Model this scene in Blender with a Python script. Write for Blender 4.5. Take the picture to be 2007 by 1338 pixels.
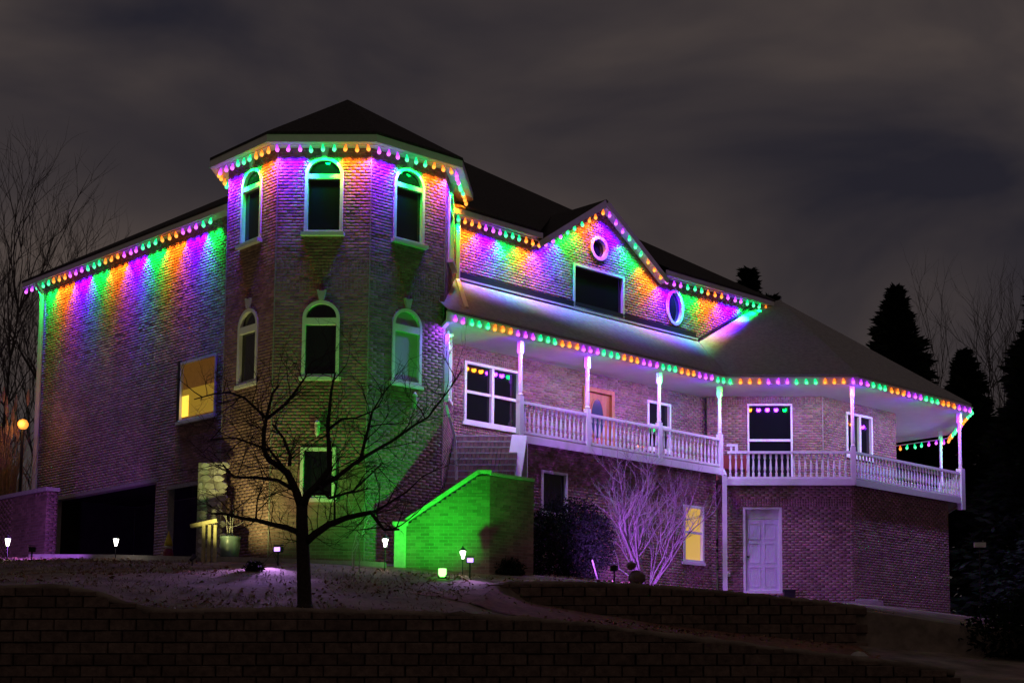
import bpy, math, random
import numpy as np
random.seed(7); rng = np.random.default_rng(7)
scene = bpy.context.scene
for o in list(bpy.data.objects): bpy.data.objects.remove(o)

# ------------------------------------------------------------------ camera
cam_data = bpy.data.cameras.new('camera'); cam = bpy.data.objects.new('camera', cam_data)
scene.collection.objects.link(cam); scene.camera = cam
cam.location = (0, 0, 0); cam.rotation_euler = (math.radians(90 + 6.5), 0, 0)
cam_data.sensor_width = 36; cam_data.lens = 36 * 3120 / 2007
cam_data.shift_x = (1003.5 - 1250) / 2007; cam_data.shift_y = (1030 - 669) / 2007
cam_data.clip_start = .1; cam_data.clip_end = 2000

# ------------------------------------------------------------------ sky
world = bpy.data.worlds.new('World'); scene.world = world; world.use_nodes = True
nt = world.node_tree; nt.nodes.clear()
wo = nt.nodes.new('ShaderNodeOutputWorld'); bg = nt.nodes.new('ShaderNodeBackground')
tc = nt.nodes.new('ShaderNodeTexCoord'); mp = nt.nodes.new('ShaderNodeMapping')
mp.inputs['Scale'].default_value = (1, 1, 2.2); mp.inputs['Location'].default_value = (6.1, .02, 3.56)
nz = nt.nodes.new('ShaderNodeTexNoise'); nz.inputs['Scale'].default_value = 3.1; nz.inputs['Detail'].default_value = 5
nz.inputs['Roughness'].default_value = .48; nz.inputs['Distortion'].default_value = .5
rp = nt.nodes.new('ShaderNodeValToRGB')
el = rp.color_ramp.elements
el[0].position = .34; el[0].color = (.014, .013, .019, 1)
el[1].position = .68; el[1].color = (.070, .053, .046, 1)
e = el.new(.5); e.color = (.036, .029, .030, 1)
nt.links.new(tc.outputs['Generated'], mp.inputs['Vector']); nt.links.new(mp.outputs[0], nz.inputs['Vector'])
nt.links.new(nz.outputs[0], rp.inputs[0]); nt.links.new(rp.outputs[0], bg.inputs[0])
nt.links.new(bg.outputs[0], wo.inputs[0]); bg.inputs[1].default_value = 1.25
# faint warm glow of the street behind the camera
sd = bpy.data.lights.new('sun', 'SUN'); so = bpy.data.objects.new('sun', sd); scene.collection.objects.link(so)
sd.energy = .034; sd.angle = math.radians(12); sd.color = (1, .62, .38)
so.rotation_euler = (math.radians(62), 0, math.radians(24))

scene.view_settings.view_transform = 'Standard'; scene.view_settings.look = 'None'
scene.view_settings.exposure = 0; scene.view_settings.gamma = 1; scene.view_settings.use_curve_mapping = False
scene.render.engine = 'CYCLES'
cy = scene.cycles
cy.use_denoising = True; cy.max_bounces = 5; cy.diffuse_bounces = 3; cy.glossy_bounces = 3
cy.caustics_reflective = False; cy.caustics_refractive = False; cy.sample_clamp_indirect = 3
try: cy.use_light_tree = True
except Exception: pass

# ------------------------------------------------------------------ helpers
V = lambda *a: np.array(a, float)
WL = {}
COL = scene.collection.objects
def link(o, parent=None, world=(0, 0, 0)):
    COL.link(o); w = V(*world); WL[o.name] = w
    o.location = w - (WL[parent.name] if parent is not None else 0)
    if parent is not None: o.parent = parent
    return o
def tag(o, label=None, cat=None, group=None, kind=None):
    if label: o['label'] = label
    if cat: o['category'] = cat
    if group: o['group'] = group
    if kind: o['kind'] = kind
    return o
def thing(name, loc, label, cat, group=None):
    return tag(link(bpy.data.objects.new(name, None), None, loc), label, cat, group)
def norm(v): v = V(*v); return v / np.linalg.norm(v)

class MB:
    def __init__(s): s.v = []; s.f = []; s.smooth = False
    def add(s, vs, fs):
        n = len(s.v); s.v += [tuple(map(float, q)) for q in vs]; s.f += [tuple(i + n for i in q) for q in fs]; return s
    def box(s, a, b):
        (x0, y0, z0), (x1, y1, z1) = a, b
        return s.add([(x0,y0,z0),(x1,y0,z0),(x1,y1,z0),(x0,y1,z0),(x0,y0,z1),(x1,y0,z1),(x1,y1,z1),(x0,y1,z1)],
            [(0,3,2,1),(4,5,6,7),(0,1,5,4),(1,2,6,5),(2,3,7,6),(3,0,4,7)])
    def fbox(s, F, u0, u1, d0, d1, z0, z1):
        p = [F(u0,d1,z0),F(u1,d1,z0),F(u1,d0,z0),F(u0,d0,z0),F(u0,d1,z1),F(u1,d1,z1),F(u1,d0,z1),F(u0,d0,z1)]
        return s.add(p, [(0,3,2,1),(4,5,6,7),(0,1,5,4),(1,2,6,5),(2,3,7,6),(3,0,4,7)])
    def bar(s, a, b, w, h, up=(0, 0, 1)):
        a, b = V(*a), V(*b); d = norm(b - a); up = V(*up)
        if abs(d @ up) > .95: up = V(0, 1, 0)
        r = norm(np.cross(d, up)); t = np.cross(r, d); r = r * w / 2; t = t * h / 2
        p = [a-r-t, a+r-t, a+r+t, a-r+t, b-r-t, b+r-t, b+r+t, b-r+t]
        return s.add(p, [(0,1,2,3),(4,7,6,5),(0,4,5,1),(1,5,6,2),(2,6,7,3),(3,7,4,0)])
    def tube(s, pts, rad, n=6, cap=True):
        pts = [V(*q) for q in pts]; m = len(pts); base = len(s.v)
        ref = V(.31, .87, .38)
        for i, q in enumerate(pts):
            d = norm(pts[min(i+1, m-1)] - pts[max(i-1, 0)] + 1e-9)
            r = np.cross(d, ref); r /= np.linalg.norm(r) + 1e-9; t = np.cross(d, r)
            ra = rad[i] if hasattr(rad, '__len__') else rad
            for k in range(n):
                a = 2 * math.pi * k / n
                s.v.append(tuple(q + ra * (math.cos(a) * r + math.sin(a) * t)))
        for i in range(m - 1):
            for k in range(n):
                a, b = base + i*n + k, base + i*n + (k+1) % n
                s.f.append((a, b, b + n, a + n))
        if cap:
            s.f.append(tuple(base + k for k in range(n))[::-1]); s.f.append(tuple(base + (m-1)*n + k for k in range(n)))
        return s
    def lathe(s, c, prof, n=10, rot=0):
        base = len(s.v); c = V(*c)
        for r, z in prof:
            for k in range(n):
                a = 2 * math.pi * k / n + rot
                s.v.append((c[0] + r * math.cos(a), c[1] + r * math.sin(a), c[2] + z))
        m = len(prof)
        for i in range(m - 1):
            for k in range(n):
                a, b = base + i*n + k, base + i*n + (k+1) % n
                s.f.append((a, b, b + n, a + n))
        s.f.append(tuple(base + k for k in range(n))[::-1]); s.f.append(tuple(base + (m-1)*n + k for k in range(n)))
        return s
    def prism(s, F, poly, d0, d1):          # polygon (u,z) extruded from depth d0 to d1
        n = len(poly)
        p = [F(u, d1, z) for u, z in poly] + [F(u, d0, z) for u, z in poly]
        fs = [tuple(range(n)), tuple(range(n, 2*n))[::-1]] + [(i, i+n, (i+1) % n + n, (i+1) % n) for i in range(n)]
        return s.add(p, fs)
    def ring(s, F, out, inn, d0, d1):
        n = len(out)
        p = [F(u, d1, z) for u, z in out] + [F(u, d1, z) for u, z in inn] + [F(u, d0, z) for u, z in out] + [F(u, d0, z) for u, z in inn]
        fs = []
        for i in range(n):
            j = (i + 1) % n
            fs += [(i, j, j+n, i+n), (i, i+2*n, j+2*n, j), (i+n, j+n, j+3*n, i+3*n), (i+2*n, i+3*n, j+3*n, j+2*n)]
        return s.add(p, fs)
    def mesh(s, name, mat, org=(0, 0, 0), smooth=False):
        me = bpy.data.meshes.new(name)
        a = np.array(s.v) - V(*org)
        me.from_pydata(a.tolist(), [], s.f); me.materials.append(mat)
        if smooth: me.polygons.foreach_set('use_smooth', [True] * len(me.polygons))
        me.update(); return me
    def build(s, name, mat, parent=None, smooth=False, org=None):
        if org is None:
            a = np.array(s.v); lo, hi = a.min(0), a.max(0); org = ((lo[0]+hi[0])/2, (lo[1]+hi[1])/2, lo[2])
        o = bpy.data.objects.new(name, s.mesh(name, mat, org, smooth))
        return link(o, parent, org)
def place(name, me, world, parent=None, rz=0, scale=None):
    o = bpy.data.objects.new(name, me); link(o, parent, world); o.rotation_euler = (0, 0, rz)
    if scale: o.scale = scale
    return o

# ------------------------------------------------------------------ materials
def mat(name, col, rough=.8, spec=.3, noise=0, nscale=8, bump=0, bscale=30, emit=None, estr=1, tint=None, coat=0, stretch=None):
    m = bpy.data.materials.new(name); m.use_nodes = True; t = m.node_tree; b = t.nodes['Principled BSDF']
    b.inputs['Base Color'].default_value = (*col, 1); b.inputs['Roughness'].default_value = rough
    b.inputs['Specular IOR Level'].default_value = spec; b.inputs['Coat Weight'].default_value = coat
    c = t.nodes.new('ShaderNodeTexCoord'); geo = t.nodes.new('ShaderNodeNewGeometry'); vec = geo.outputs['Position']
    if stretch:
        q = t.nodes.new('ShaderNodeMapping'); q.inputs['Scale'].default_value = stretch
        t.links.new(vec, q.inputs['Vector']); vec = q.outputs[0]
    last = None
    if noise:
        n = t.nodes.new('ShaderNodeTexNoise'); n.inputs['Scale'].default_value = nscale; n.inputs['Detail'].default_value = 6
        n.inputs['Roughness'].default_value = .65
        t.links.new(vec, n.inputs['Vector'])
        mr = t.nodes.new('ShaderNodeMapRange'); mr.inputs['From Min'].default_value = .3; mr.inputs['From Max'].default_value = .7
        mr.inputs['To Min'].default_value = 1 - noise; mr.inputs['To Max'].default_value = 1 + noise
        t.links.new(n.outputs[0], mr.inputs[0])
        mx = t.nodes.new('ShaderNodeMix'); mx.data_type = 'RGBA'; mx.blend_type = 'MULTIPLY'; mx.inputs[0].default_value = 1
        mx.inputs[6].default_value = (*col, 1); t.links.new(mr.outputs[0], mx.inputs[7]); last = mx.outputs[2]
    if tint:
        src = None
        if tint == 'attr':
            an = t.nodes.new('ShaderNodeAttribute'); an.attribute_name = 'tint'; src = an.outputs['Fac']
        else:
            oi = t.nodes.new('ShaderNodeObjectInfo'); src = oi.outputs['Random']
        mr = t.nodes.new('ShaderNodeMapRange'); mr.inputs['To Min'].default_value = .74; mr.inputs['To Max'].default_value = 1.22
        t.links.new(src, mr.inputs[0])
        mx = t.nodes.new('ShaderNodeMix'); mx.data_type = 'RGBA'; mx.blend_type = 'MULTIPLY'; mx.inputs[0].default_value = 1
        if last is not None: t.links.new(last, mx.inputs[6])
        else: mx.inputs[6].default_value = (*col, 1)
        t.links.new(mr.outputs[0], mx.inputs[7]); last = mx.outputs[2]
    if last is not None: t.links.new(last, b.inputs['Base Color'])
    if bump:
        n = t.nodes.new('ShaderNodeTexNoise'); n.inputs['Scale'].default_value = bscale; n.inputs['Detail'].default_value = 4
        t.links.new(vec, n.inputs['Vector'])
        bp = t.nodes.new('ShaderNodeBump'); bp.inputs['Strength'].default_value = bump; bp.inputs['Distance'].default_value = .02
        t.links.new(n.outputs[0], bp.inputs['Height']); t.links.new(bp.outputs[0], b.inputs['Normal'])
    if emit:
        b.inputs['Emission Color'].default_value = (*emit, 1); b.inputs['Emission Strength'].default_value = estr
    return m
BRICK = (.285, .165, .15)
M = dict(
    brick=mat('brick', BRICK, .85, .25, .24, 1.5, .4, 60, tint='attr'),
    brick1=mat('brick_single', BRICK, .85, .25, .24, 1.5, .5, 60, tint='obj'),
    mortar=mat('mortar', (.31, .285, .27), .95, .1, .2, 14, .4, 90),
    white=mat('white_paint', (.78, .78, .76), .5, .4, .06, 6, .06, 40),
    ceiling=mat('porch_ceiling', (.62, .60, .60), .7, .3, .08, 2, .05, 20),
    shingle=mat('shingle', (.055, .05, .05), .92, .2, .4, 14, .9, 40),
    porchroof=mat('porch_shingle', (.40, .39, .40), .9, .2, .22, 9, .7, 35),
    glass=mat('window_glass', (.006, .007, .009), .04, .55),
    blind=mat('blind_behind_glass', (.34, .40, .33), .5, .3, .05, 3, coat=.2),  # green glow of the flood light is tinted into the blind colour
    yellow=mat('lit_window', (.3, .22, .1), .5, .3, emit=(.9, .55, .09), estr=.62),
    amber=mat('lit_room', (.2, .12, .05), .5, .3, .3, 6, emit=(.42, .17, .025), estr=.2),
    yellow2=mat('lit_lamp_shade', (.3, .22, .1), .5, .3, emit=(1, .62, .06), estr=1.5),
    amber2=mat('lit_room_low', (.2, .12, .05), .5, .3, emit=(.62, .36, .03), estr=.4),
    wood=mat('door_wood', (.42, .16, .06), .5, .4, .25, 5, .1, 20, stretch=(1, 1, .15)),
    oval=mat('oval_glass', (.04, .06, .09), .15, .5),
    door=mat('door_paint', (.66, .67, .72), .45, .4, .04, 4),
    stone=mat('cap_stone', (.5, .47, .44), .9, .2, .2, 8, .4, 40),
    tread=mat('step_stone', (.45, .42, .40), .9, .2, .2, 9, .4, 40),
    dark=mat('dark_metal', (.02, .02, .022), .5, .4),
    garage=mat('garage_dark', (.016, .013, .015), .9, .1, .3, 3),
    block=mat('retaining_block', (.165, .115, .09), .95, .15, .4, 7, .8, 30, tint='obj'),
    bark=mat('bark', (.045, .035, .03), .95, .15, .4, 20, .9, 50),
    barkfar=mat('far_bark', (.10, .085, .08), .95, .1, .3, 6),  # lightened bark, distance haze is put into the colour
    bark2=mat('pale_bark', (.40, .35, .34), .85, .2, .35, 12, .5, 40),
    needle=mat('needles', (.018, .026, .018), .95, .05, .4, 3),
    leaf=mat('dark_leaf', (.014, .02, .015), .95, .05, .4, 5),
    reed=mat('dry_reed', (.42, .30, .19), .85, .2, .35, 6),
    grass=mat('winter_grass', (.28, .22, .15), .9, .15, .45, 3),
    ground=mat('lawn_soil', (.24, .19, .15), .97, .1, .55, 1.1, 1.0, 11),
    road=mat('asphalt', (.03, .026, .025), .95, .2, .3, 4, .4, 40),
    concrete=mat('concrete', (.38, .35, .32), .9, .2, .2, 6, .3, 40),
    mulch=mat('mulch', (.22, .11, .08), .97, .1, .5, 5, .9, 25),
    tan=mat('weathered_timber', (.5, .42, .24), .8, .2, .25, 8, .2, 30),
    pot=mat('glazed_pot', (.16, .22, .22), .35, .5, .2, 6),
    yel=mat('yellow_paint', (.62, .52, .02), .5, .4, .1, 8),
    red=mat('red_paint', (.20, .03, .03), .6, .3, .1, 8),
    palestone=mat('pale_stone', (.52, .50, .46), .9, .2, .3, 9, .6, 30, tint='obj'),
    lamp=mat('lamp_glass', (.9, .9, .9), .3, .4, emit=(1, .93, .82), estr=9),
    orange_l=mat('orange_globe', (.9, .5, .2), .3, .4, emit=(1, .30, .035), estr=1.5),
    purple_l=mat('purple_lens', (.4, .3, .9), .3, .4, emit=(.45, .25, 1), estr=3),
    green_l=mat('green_lens', (.2, .9, .2), .3, .4, emit=(.15, 1, .1), estr=7),
    rubber=mat('black_plastic', (.015, .015, .017), .6, .3),
)
for k, st in (('shingle', .9), ('porchroof', .8)):          # lapped shingle courses as relief
    t = M[k].node_tree; g = t.nodes.new('ShaderNodeNewGeometry'); sp = t.nodes.new('ShaderNodeSeparateXYZ'); t.links.new(g.outputs['Position'], sp.inputs[0])
    m1 = t.nodes.new('ShaderNodeMath'); m1.operation = 'MULTIPLY'; m1.inputs[1].default_value = 1 / .095; t.links.new(sp.outputs[2], m1.inputs[0])
    m2 = t.nodes.new('ShaderNodeMath'); m2.operation = 'FRACT'; t.links.new(m1.outputs[0], m2.inputs[0])
    b2 = t.nodes.new('ShaderNodeBump'); b2.invert = True; b2.inputs['Strength'].default_value = st; b2.inputs['Distance'].default_value = .02; t.links.new(m2.outputs[0], b2.inputs['Height'])
    pb_ = t.nodes['Principled BSDF']; old = pb_.inputs['Normal'].links[0].from_socket; t.links.new(old, b2.inputs['Normal']); t.links.new(b2.outputs[0], pb_.inputs['Normal'])
BC = dict(P=(.075, .0, 1.0), G=(.0, 1.0, .08), O=(1.0, .22, .008))
BE = dict(P=(.42, .03, 1.0), G=(.0, .78, .20), O=(1.0, .17, .012))
HOT = dict(P=(.85, .14, 1.0), G=(.10, 1.0, .36), O=(1.0, .34, .045))
for k in BC: M['bulb' + k] = mat('bulb_' + dict(P='purple', G='green', O='orange')[k], tuple(.3 * c for c in BE[k]), .3, .4, emit=BE[k], estr=2.1)
for k in BC:
    t = M['bulb' + k].node_tree; b = t.nodes['Principled BSDF']; tcn = t.nodes.new('ShaderNodeTexCoord'); sx_ = t.nodes.new('ShaderNodeSeparateXYZ')
    t.links.new(tcn.outputs['Object'], sx_.inputs[0]); cr_ = t.nodes.new('ShaderNodeMapRange'); cr_.inputs[1].default_value = .0; cr_.inputs[2].default_value = -.05
    t.links.new(sx_.outputs[2], cr_.inputs[0]); mxx = t.nodes.new('ShaderNodeMix'); mxx.data_type = 'RGBA'; mxx.inputs[6].default_value = (*BE[k], 1); mxx.inputs[7].default_value = (*HOT[k], 1)
    t.links.new(cr_.outputs[0], mxx.inputs[0]); t.links.new(mxx.outputs[2], b.inputs['Emission Color'])

# ------------------------------------------------------------------ frames of reference of the house faces
class Fr:
    def __init__(s, O, N):
        s.O = V(O[0], O[1], 0); s.N = norm((N[0], N[1], 0)); s.U = V(-s.N[1], s.N[0], 0); s.rz = math.atan2(s.U[1], s.U[0])
    def __call__(s, u, d, z): return s.O + s.U * u + s.N * d + V(0, 0, z)
D1 = norm((.685, .729, 0)); N1 = V(D1[1], -D1[0], 0); D2 = V(-D1[1], D1[0], 0); N2 = -D1
FM = Fr((-4.66, 39.72), N1)                                   # street facade
FL = Fr(V(-9.94, 39.72, 0) + N2 * .5, N2)                     # left facade (u runs negative to the left)
TC = V(-7.31, 38.63, 0); AP = 2.63; SIDE = 2 * AP * math.tan(math.pi / 8)
TF = {k: Fr(TC + AP * V(math.cos(a), math.sin(a), 0), (math.cos(a), math.sin(a)))
      for k, a in ((k, math.radians(d)) for k, d in dict(W=180, SW=225, S=270, SE=315, E=0).items())}

# ------------------------------------------------------------------ terrain
def tps(P):
    P = np.array(P, float); n = len(P)
    def U(r2): return np.where(r2 > 1e-9, r2 * np.log(np.maximum(r2, 1e-9)), 0)
    r2 = ((P[:, None, :2] - P[None, :, :2]) ** 2).sum(-1)
    A = np.zeros((n + 3, n + 3)); A[:n, :n] = U(r2) + 8 * np.eye(n); A[:n, n] = 1; A[:n, n+1:] = P[:, :2]; A[n:, :n] = A[:n, n:].T
    w = np.linalg.solve(A, np.r_[P[:, 2], 0, 0, 0])
    def f(x, y):
        x, y = np.broadcast_arrays(np.asarray(x, float), np.asarray(y, float))
        q = np.stack([x.ravel(), y.ravel()], 1)
        return (U(((q[:, None] - P[None, :, :2]) ** 2).sum(-1)) @ w[:n] + w[n] + q @ w[n+1:]).reshape(x.shape)
    return f
zup = tps([(-7.5,35.8,3.32),(-4.9,35.3,3.06),(-2.8,36,2.98),(0,42,3.1),(2.5,44.9,3.08),(6.3,45,2.93),(10,50,2.6),(-13,41.5,3.86),(-17,45,4.05),
    (-22,43,3.95),(-10,38.2,3.48),(-14,33,2.85),(-9,33,2.75),(-6,33,2.68),(-2.9,33,2.42),(-2.2,33.1,2.56),(.53,33.1,2.42),(1.8,33.1,2.3),(4.3,33.1,2.05),(8,33.1,1.5),
    (-20,33,2.8),(14,40,1.6),(-30,60,4.2),(0,70,3.4),(25,60,2.4),(-50,40,3.5),(50,40,1.5),(-50,110,5),(50,110,4),(0,110,4.5),(25,33,1),(-35,33,2.8)])
LW_X = [-40, -10.2, -9.5, -9.0, -8.5, -6, -3, -1.35, .45, 3.3, 6, 14, 40]; LW_Z = [2.05, 2.05, 1.95, 1.78, 1.62, 1.64, 1.55, 1.44, 1.22, .86, .5, .2, .1]
def lw(x): return np.interp(x, LW_X, LW_Z)
def zbk(x):
    a = zup(x, np.full(np.shape(x), 33.0)); b = np.interp(x, [-2.9, -2.2, .53, 3.7, 4.6, 8, 40], [2.40, 2.15, 1.70, 1.35, 1.28, 1.0, .8])
    return np.where(np.asarray(x) < -2.9, a, np.where(np.asarray(x) > 8, np.minimum(a, b), b))
def gz(x, y):
    x, y = np.broadcast_arrays(np.asarray(x, float), np.asarray(y, float))
    low = lw(x) + (zbk(x) - lw(x)) * np.clip((y - 28.1) / 4.9, 0, 1)
    bumpy = .035 * np.sin(x * 1.7 + 1.3 * np.sin(y * .9)) * np.sin(y * 1.3 + x * .4) * np.clip((y - 28.4) / 1.5, 0, 1) * (np.abs(y - 33) > .4) * np.clip((35 - y) / 1.5, 0, 1)
    return np.where(y > 33.05, zup(x, y), low) + bumpy
gzf = lambda x, y: float(gz(x, y))
def grid_sheet(name, xs, ys, zf, m, kind='structure'):
    X, Y = np.meshgrid(xs, ys); Z = zf(X, Y)
    vs = np.stack([X.ravel(), Y.ravel(), Z.ravel()], 1); nx = len(xs)
    fs = [(j*nx+i, j*nx+i+1, (j+1)*nx+i+1, (j+1)*nx+i) for j in range(len(ys)-1) for i in range(nx-1)]
    me = bpy.data.meshes.new(name); me.from_pydata(vs.tolist(), [], fs); me.materials.append(m)
    me.polygons.foreach_set('use_smooth', [True] * len(fs)); me.update()
    o = bpy.data.objects.new(name, me); link(o); o['kind'] = kind; return o
xs = np.unique(np.r_[np.linspace(-60, -20, 14), np.linspace(-20, 14, 110), np.linspace(14, 60, 14)])
ys = np.r_[np.linspace(28.05, 32.98, 18), 33.12, np.linspace(33.4, 50, 46), np.linspace(52, 130, 22)]
grid_sheet('lawn', xs, ys, gz, M['ground'])
grid_sheet('street', np.linspace(-80, 80, 33), np.r_[np.linspace(-60, 14, 14), np.linspace(15, 28.3, 10)],
    lambda X, Y: np.interp(Y, [-60, 0, 14, 22, 28.3], [-1.9, -1.65, -1.4, -.5, -.15]) + 0 * X, M['road'])
grid_sheet('hillside', np.linspace(-400, 400, 12), np.linspace(129, 600, 8), lambda X, Y: 4.3 - .01 * (Y - 129) + 0 * X, M['ground'])

# ------------------------------------------------------------------ brick walls
CH, BL, JT = .075, .21, .010
unit = MB().box((-.5, 0, 0), (.5, 1, 1)); unit_mesh = unit.mesh('brick', M['brick1'])
def brick_wall(name, F, z0, z1, spans, parent, thick=.18, singles=None, soldier=(), seed=1, label=None):
    """spans(z) -> list of (u0,u1) where the wall stands at height z; bricks stand 9 mm proud of the mortar."""
    r = np.random.default_rng(seed); mb = MB(); B = []
    nc = int(math.ceil((z1 - z0) / CH))
    for c in range(nc):
        za, zb = z0 + c * CH, min(z0 + (c + 1) * CH, z1)
        zm = (za + zb) / 2; sol = any(a <= zm < b for a, b in soldier)
        for u0, u1 in spans(zm):
            if u1 - u0 < .02: continue
            mb.fbox(F, u0, u1, -thick, 0, za, zb)
            step = CH if sol else BL
            off = 0 if sol or c % 2 == 0 else BL / 2
            k = math.floor((u0 - off) / step)
            while k * step + off < u1:
                a, b = max(k * step + off, u0), min((k + 1) * step + off - JT, u1); k += 1
                if b - a < .025: continue
                B.append((a, b, za + JT / 2, zb - (0 if sol and True else JT / 2), .009 + r.uniform(-.003, .003), r.random()))
    wall = mb.build(name, M['mortar'], parent)
    if label: wall['label'] = label
    if singles:
        ones = [b for b in B if singles(b)][:300]; ids = set(map(id, ones)); B = [b for b in B if id(b) not in ids]
        for a, b, za, zb, h, t in ones:
            place('brick', unit_mesh, F((a + b) / 2, h, za), wall, F.rz, (b - a, h + .004, zb - za))
    if B:
        A = np.array(B); n = len(A); vs = np.zeros((n, 8, 3))
        for i, (ui, di, zi) in enumerate([(0,1,2),(1,1,2),(1,1,3),(0,1,3),(0,0,2),(1,0,2),(1,0,3),(0,0,3)]):
            d = A[:, 4] if di else np.full(n, -.004)
            vs[:, i] = F.O + A[:, ui, None] * F.U + d[:, None] * F.N + np.stack([0*d, 0*d, A[:, zi]], 1)
        f0 = np.array([(0,1,2,3),(0,4,5,1),(1,5,6,2),(2,6,7,3),(3,7,4,0)])
        fs = (f0[None] + 8 * np.arange(n)[:, None, None]).reshape(-1, 4)
        me = bpy.data.meshes.new('bricks'); me.vertices.add(n * 8); me.vertices.foreach_set('co', (vs - WL[wall.name]).ravel())
        me.loops.add(len(fs) * 4); me.loops.foreach_set('vertex_index', fs.ravel())
        me.polygons.add(len(fs)); me.polygons.foreach_set('loop_start', np.arange(len(fs)) * 4)
        at = me.attributes.new('tint', 'FLOAT', 'FACE'); at.data.foreach_set('value', np.repeat(A[:, 5], 5))
        me.materials.append(M['brick']); me.update(calc_edges=True); me.validate()
        o = bpy.data.objects.new('bricks', me); link(o, wall, WL[wall.name]); o['kind'] = 'stuff'
    return wall
def cut(spans, u0, u1):
    out = []
    for a, b in spans:
        if u1 <= a or u0 >= b: out.append((a, b)); continue
        if u0 > a: out.append((a, u0))
        if u1 < b: out.append((u1, b))
    return out
class Open:                                              # an opening: rectangle with an optional arched head
    def __init__(s, u, w, z0, z1, rise=0): s.u, s.w, s.z0, s.z1, s.rise = u, w, z0, z1, rise
    def half(s, z):
        if z < s.z0 or z > s.z1 + s.rise: return 0
        if z <= s.z1: return s.w / 2
        t = (z - s.z1) / s.rise; return s.w / 2 * math.sqrt(max(0, 1 - t * t))
    def outline(s, inset=0, n=14, base=0):
        h = s.w / 2 - inset; pts = [(s.u - h, s.z0 + inset + base), (s.u + h, s.z0 + inset + base)]
        if s.rise:
            for i in range(n + 1):
                a = math.pi * i / n; pts.append((s.u + h * math.cos(a), s.z1 + (s.rise - inset) * math.sin(a)))
        else: pts += [(s.u + h, s.z1 - inset), (s.u - h, s.z1 - inset)]
        return pts
def with_openings(base, ops):
    def f(z):
        sp = base(z)
        for o in ops:
            h = o.half(z)
            if h > 0: sp = cut(sp, o.u - h, o.u + h)
        return sp
    return f

# ------------------------------------------------------------------ the house
house = thing('house', (-4, 42, 3.2), 'large brick house with corner turret, wraparound porch and coloured lights under its eaves', 'house')
def window(F, o, parent, kind='arch', fw=.085, bar=None, pane='glass', sill=.10, key=False, mull=(), rail=None, name=None, proud=.045, label=None):
    fr = MB().ring(F, o.outline(0), o.outline(fw), -.10, proud)
    w = fr.build(name or ('arched_window' if o.rise else 'window'), M['white'], parent)
    if label: w['label'] = label
    MB().prism(F, o.outline(fw * .6), -.075, -.05).build('pane', M[pane] if isinstance(pane, str) else pane, w)
    if bar: MB().fbox(F, o.u - o.w/2 + fw*.7, o.u + o.w/2 - fw*.7, -.06, proud - .008, o.z1 - bar, o.z1 + .01).build('transom_bar', M['white'], w)
    for m in mull: MB().fbox(F, m - .045, m + .045, -.06, proud - .006, o.z0 + fw*.7, o.z1 - fw*.7).build('mullion', M['white'], w)
    if rail: MB().fbox(F, o.u - o.w/2 + fw*.7, o.u + o.w/2 - fw*.7, -.06, .012, rail - .035, rail + .035).build('sash_rail', M['white'], w)
    if sill: MB().fbox(F, o.u - o.w/2 - .05, o.u + o.w/2 + .05, -.02, sill, o.z0 - .07, o.z0 + .012).build('sill', M['white'], w)
    if key:
        t = o.z1 + o.rise
        MB().prism(F, [(o.u - .055, t + .01), (o.u + .055, t + .01), (o.u + .11, t + .24), (o.u + .07, t + .25), (o.u + .06, t + .22), (o.u - .06, t + .22), (o.u - .07, t + .25), (o.u - .11, t + .24)], -.01, .07).build('keystone', M['stone'], w)
    return w
# turret
h2 = SIDE / 2
tower_base = 3.15
for k, F in TF.items():
    ops = [Open(0, .90, 10.93, 12.34, .42), Open(0, .86, 7.53, 8.92, .42)]
    if k == 'S': ops.append(Open(0, .80, 4.72, 5.90, 0))
    brick_wall('turret_wall', F, tower_base, 13.05, with_openings(lambda z: [(-h2, h2)], ops), house, seed=hash(k) % 99 if False else len(k) + ord(k[0]),
        soldier=((9.97, 10.27), (9.60, 9.80)), singles=(lambda b: 3.3 < b[2] < 6.2) if k == 'S' else None)
    if k == 'W': continue
    for i, o in enumerate(ops):
        if i == 2: window(F, o, house, fw=.07, pane='glass', sill=.08); continue
        pane = 'blind' if (k == 'SE' and i == 1) else 'glass'
        window(F, o, house, fw=.075, bar=.10 if i == 0 else .15, pane=pane, sill=.14 if i == 0 else .07, key=True)
for a in (225-22.5, 225+22.5, 315-22.5, 315+22.5):
    a = math.radians(a); R = AP / math.cos(math.pi / 8) + .004
    q = TC + R * V(math.cos(a), math.sin(a), 0)
    MB().bar((q[0], q[1], tower_base), (q[0], q[1], 13.0), .022, .022).build('corner_bead', M['mortar'], house)
def octa(r, z, rot=0): return [TC + r / math.cos(math.pi/8) * V(math.cos(a), math.sin(a), 0) + V(0, 0, z) for a in (math.radians(22.5 + 45 * i) for i in range(8))]
rf = MB(); ring = octa(AP + .44, 13.23); rf.add(ring + [TC + V(0, 0, 15.2)] + octa(AP + .44, 13.16), [(i, (i+1) % 8, 8) for i in range(8)] + [(i, 9+i, 9+(i+1) % 8, (i+1) % 8) for i in range(8)])
troof = rf.build('turret_roof', M['shingle'], house)
so_ = MB(); a0, a1 = octa(AP + .40, 12.98), octa(AP - .1, 12.98); b0 = octa(AP + .40, 13.04)
so_.add(a0 + a1 + b0 + octa(AP - .1, 13.04), [(i, (i+1) % 8, 8+(i+1) % 8, 8+i) for i in range(8)] + [(16+i, 24+i, 24+(i+1) % 8, 16+(i+1) % 8) for i in range(8)] + [(i, 16+i, 16+(i+1) % 8, (i+1) % 8) for i in range(8)])
so_.build('soffit', M['white'], troof)
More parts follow.
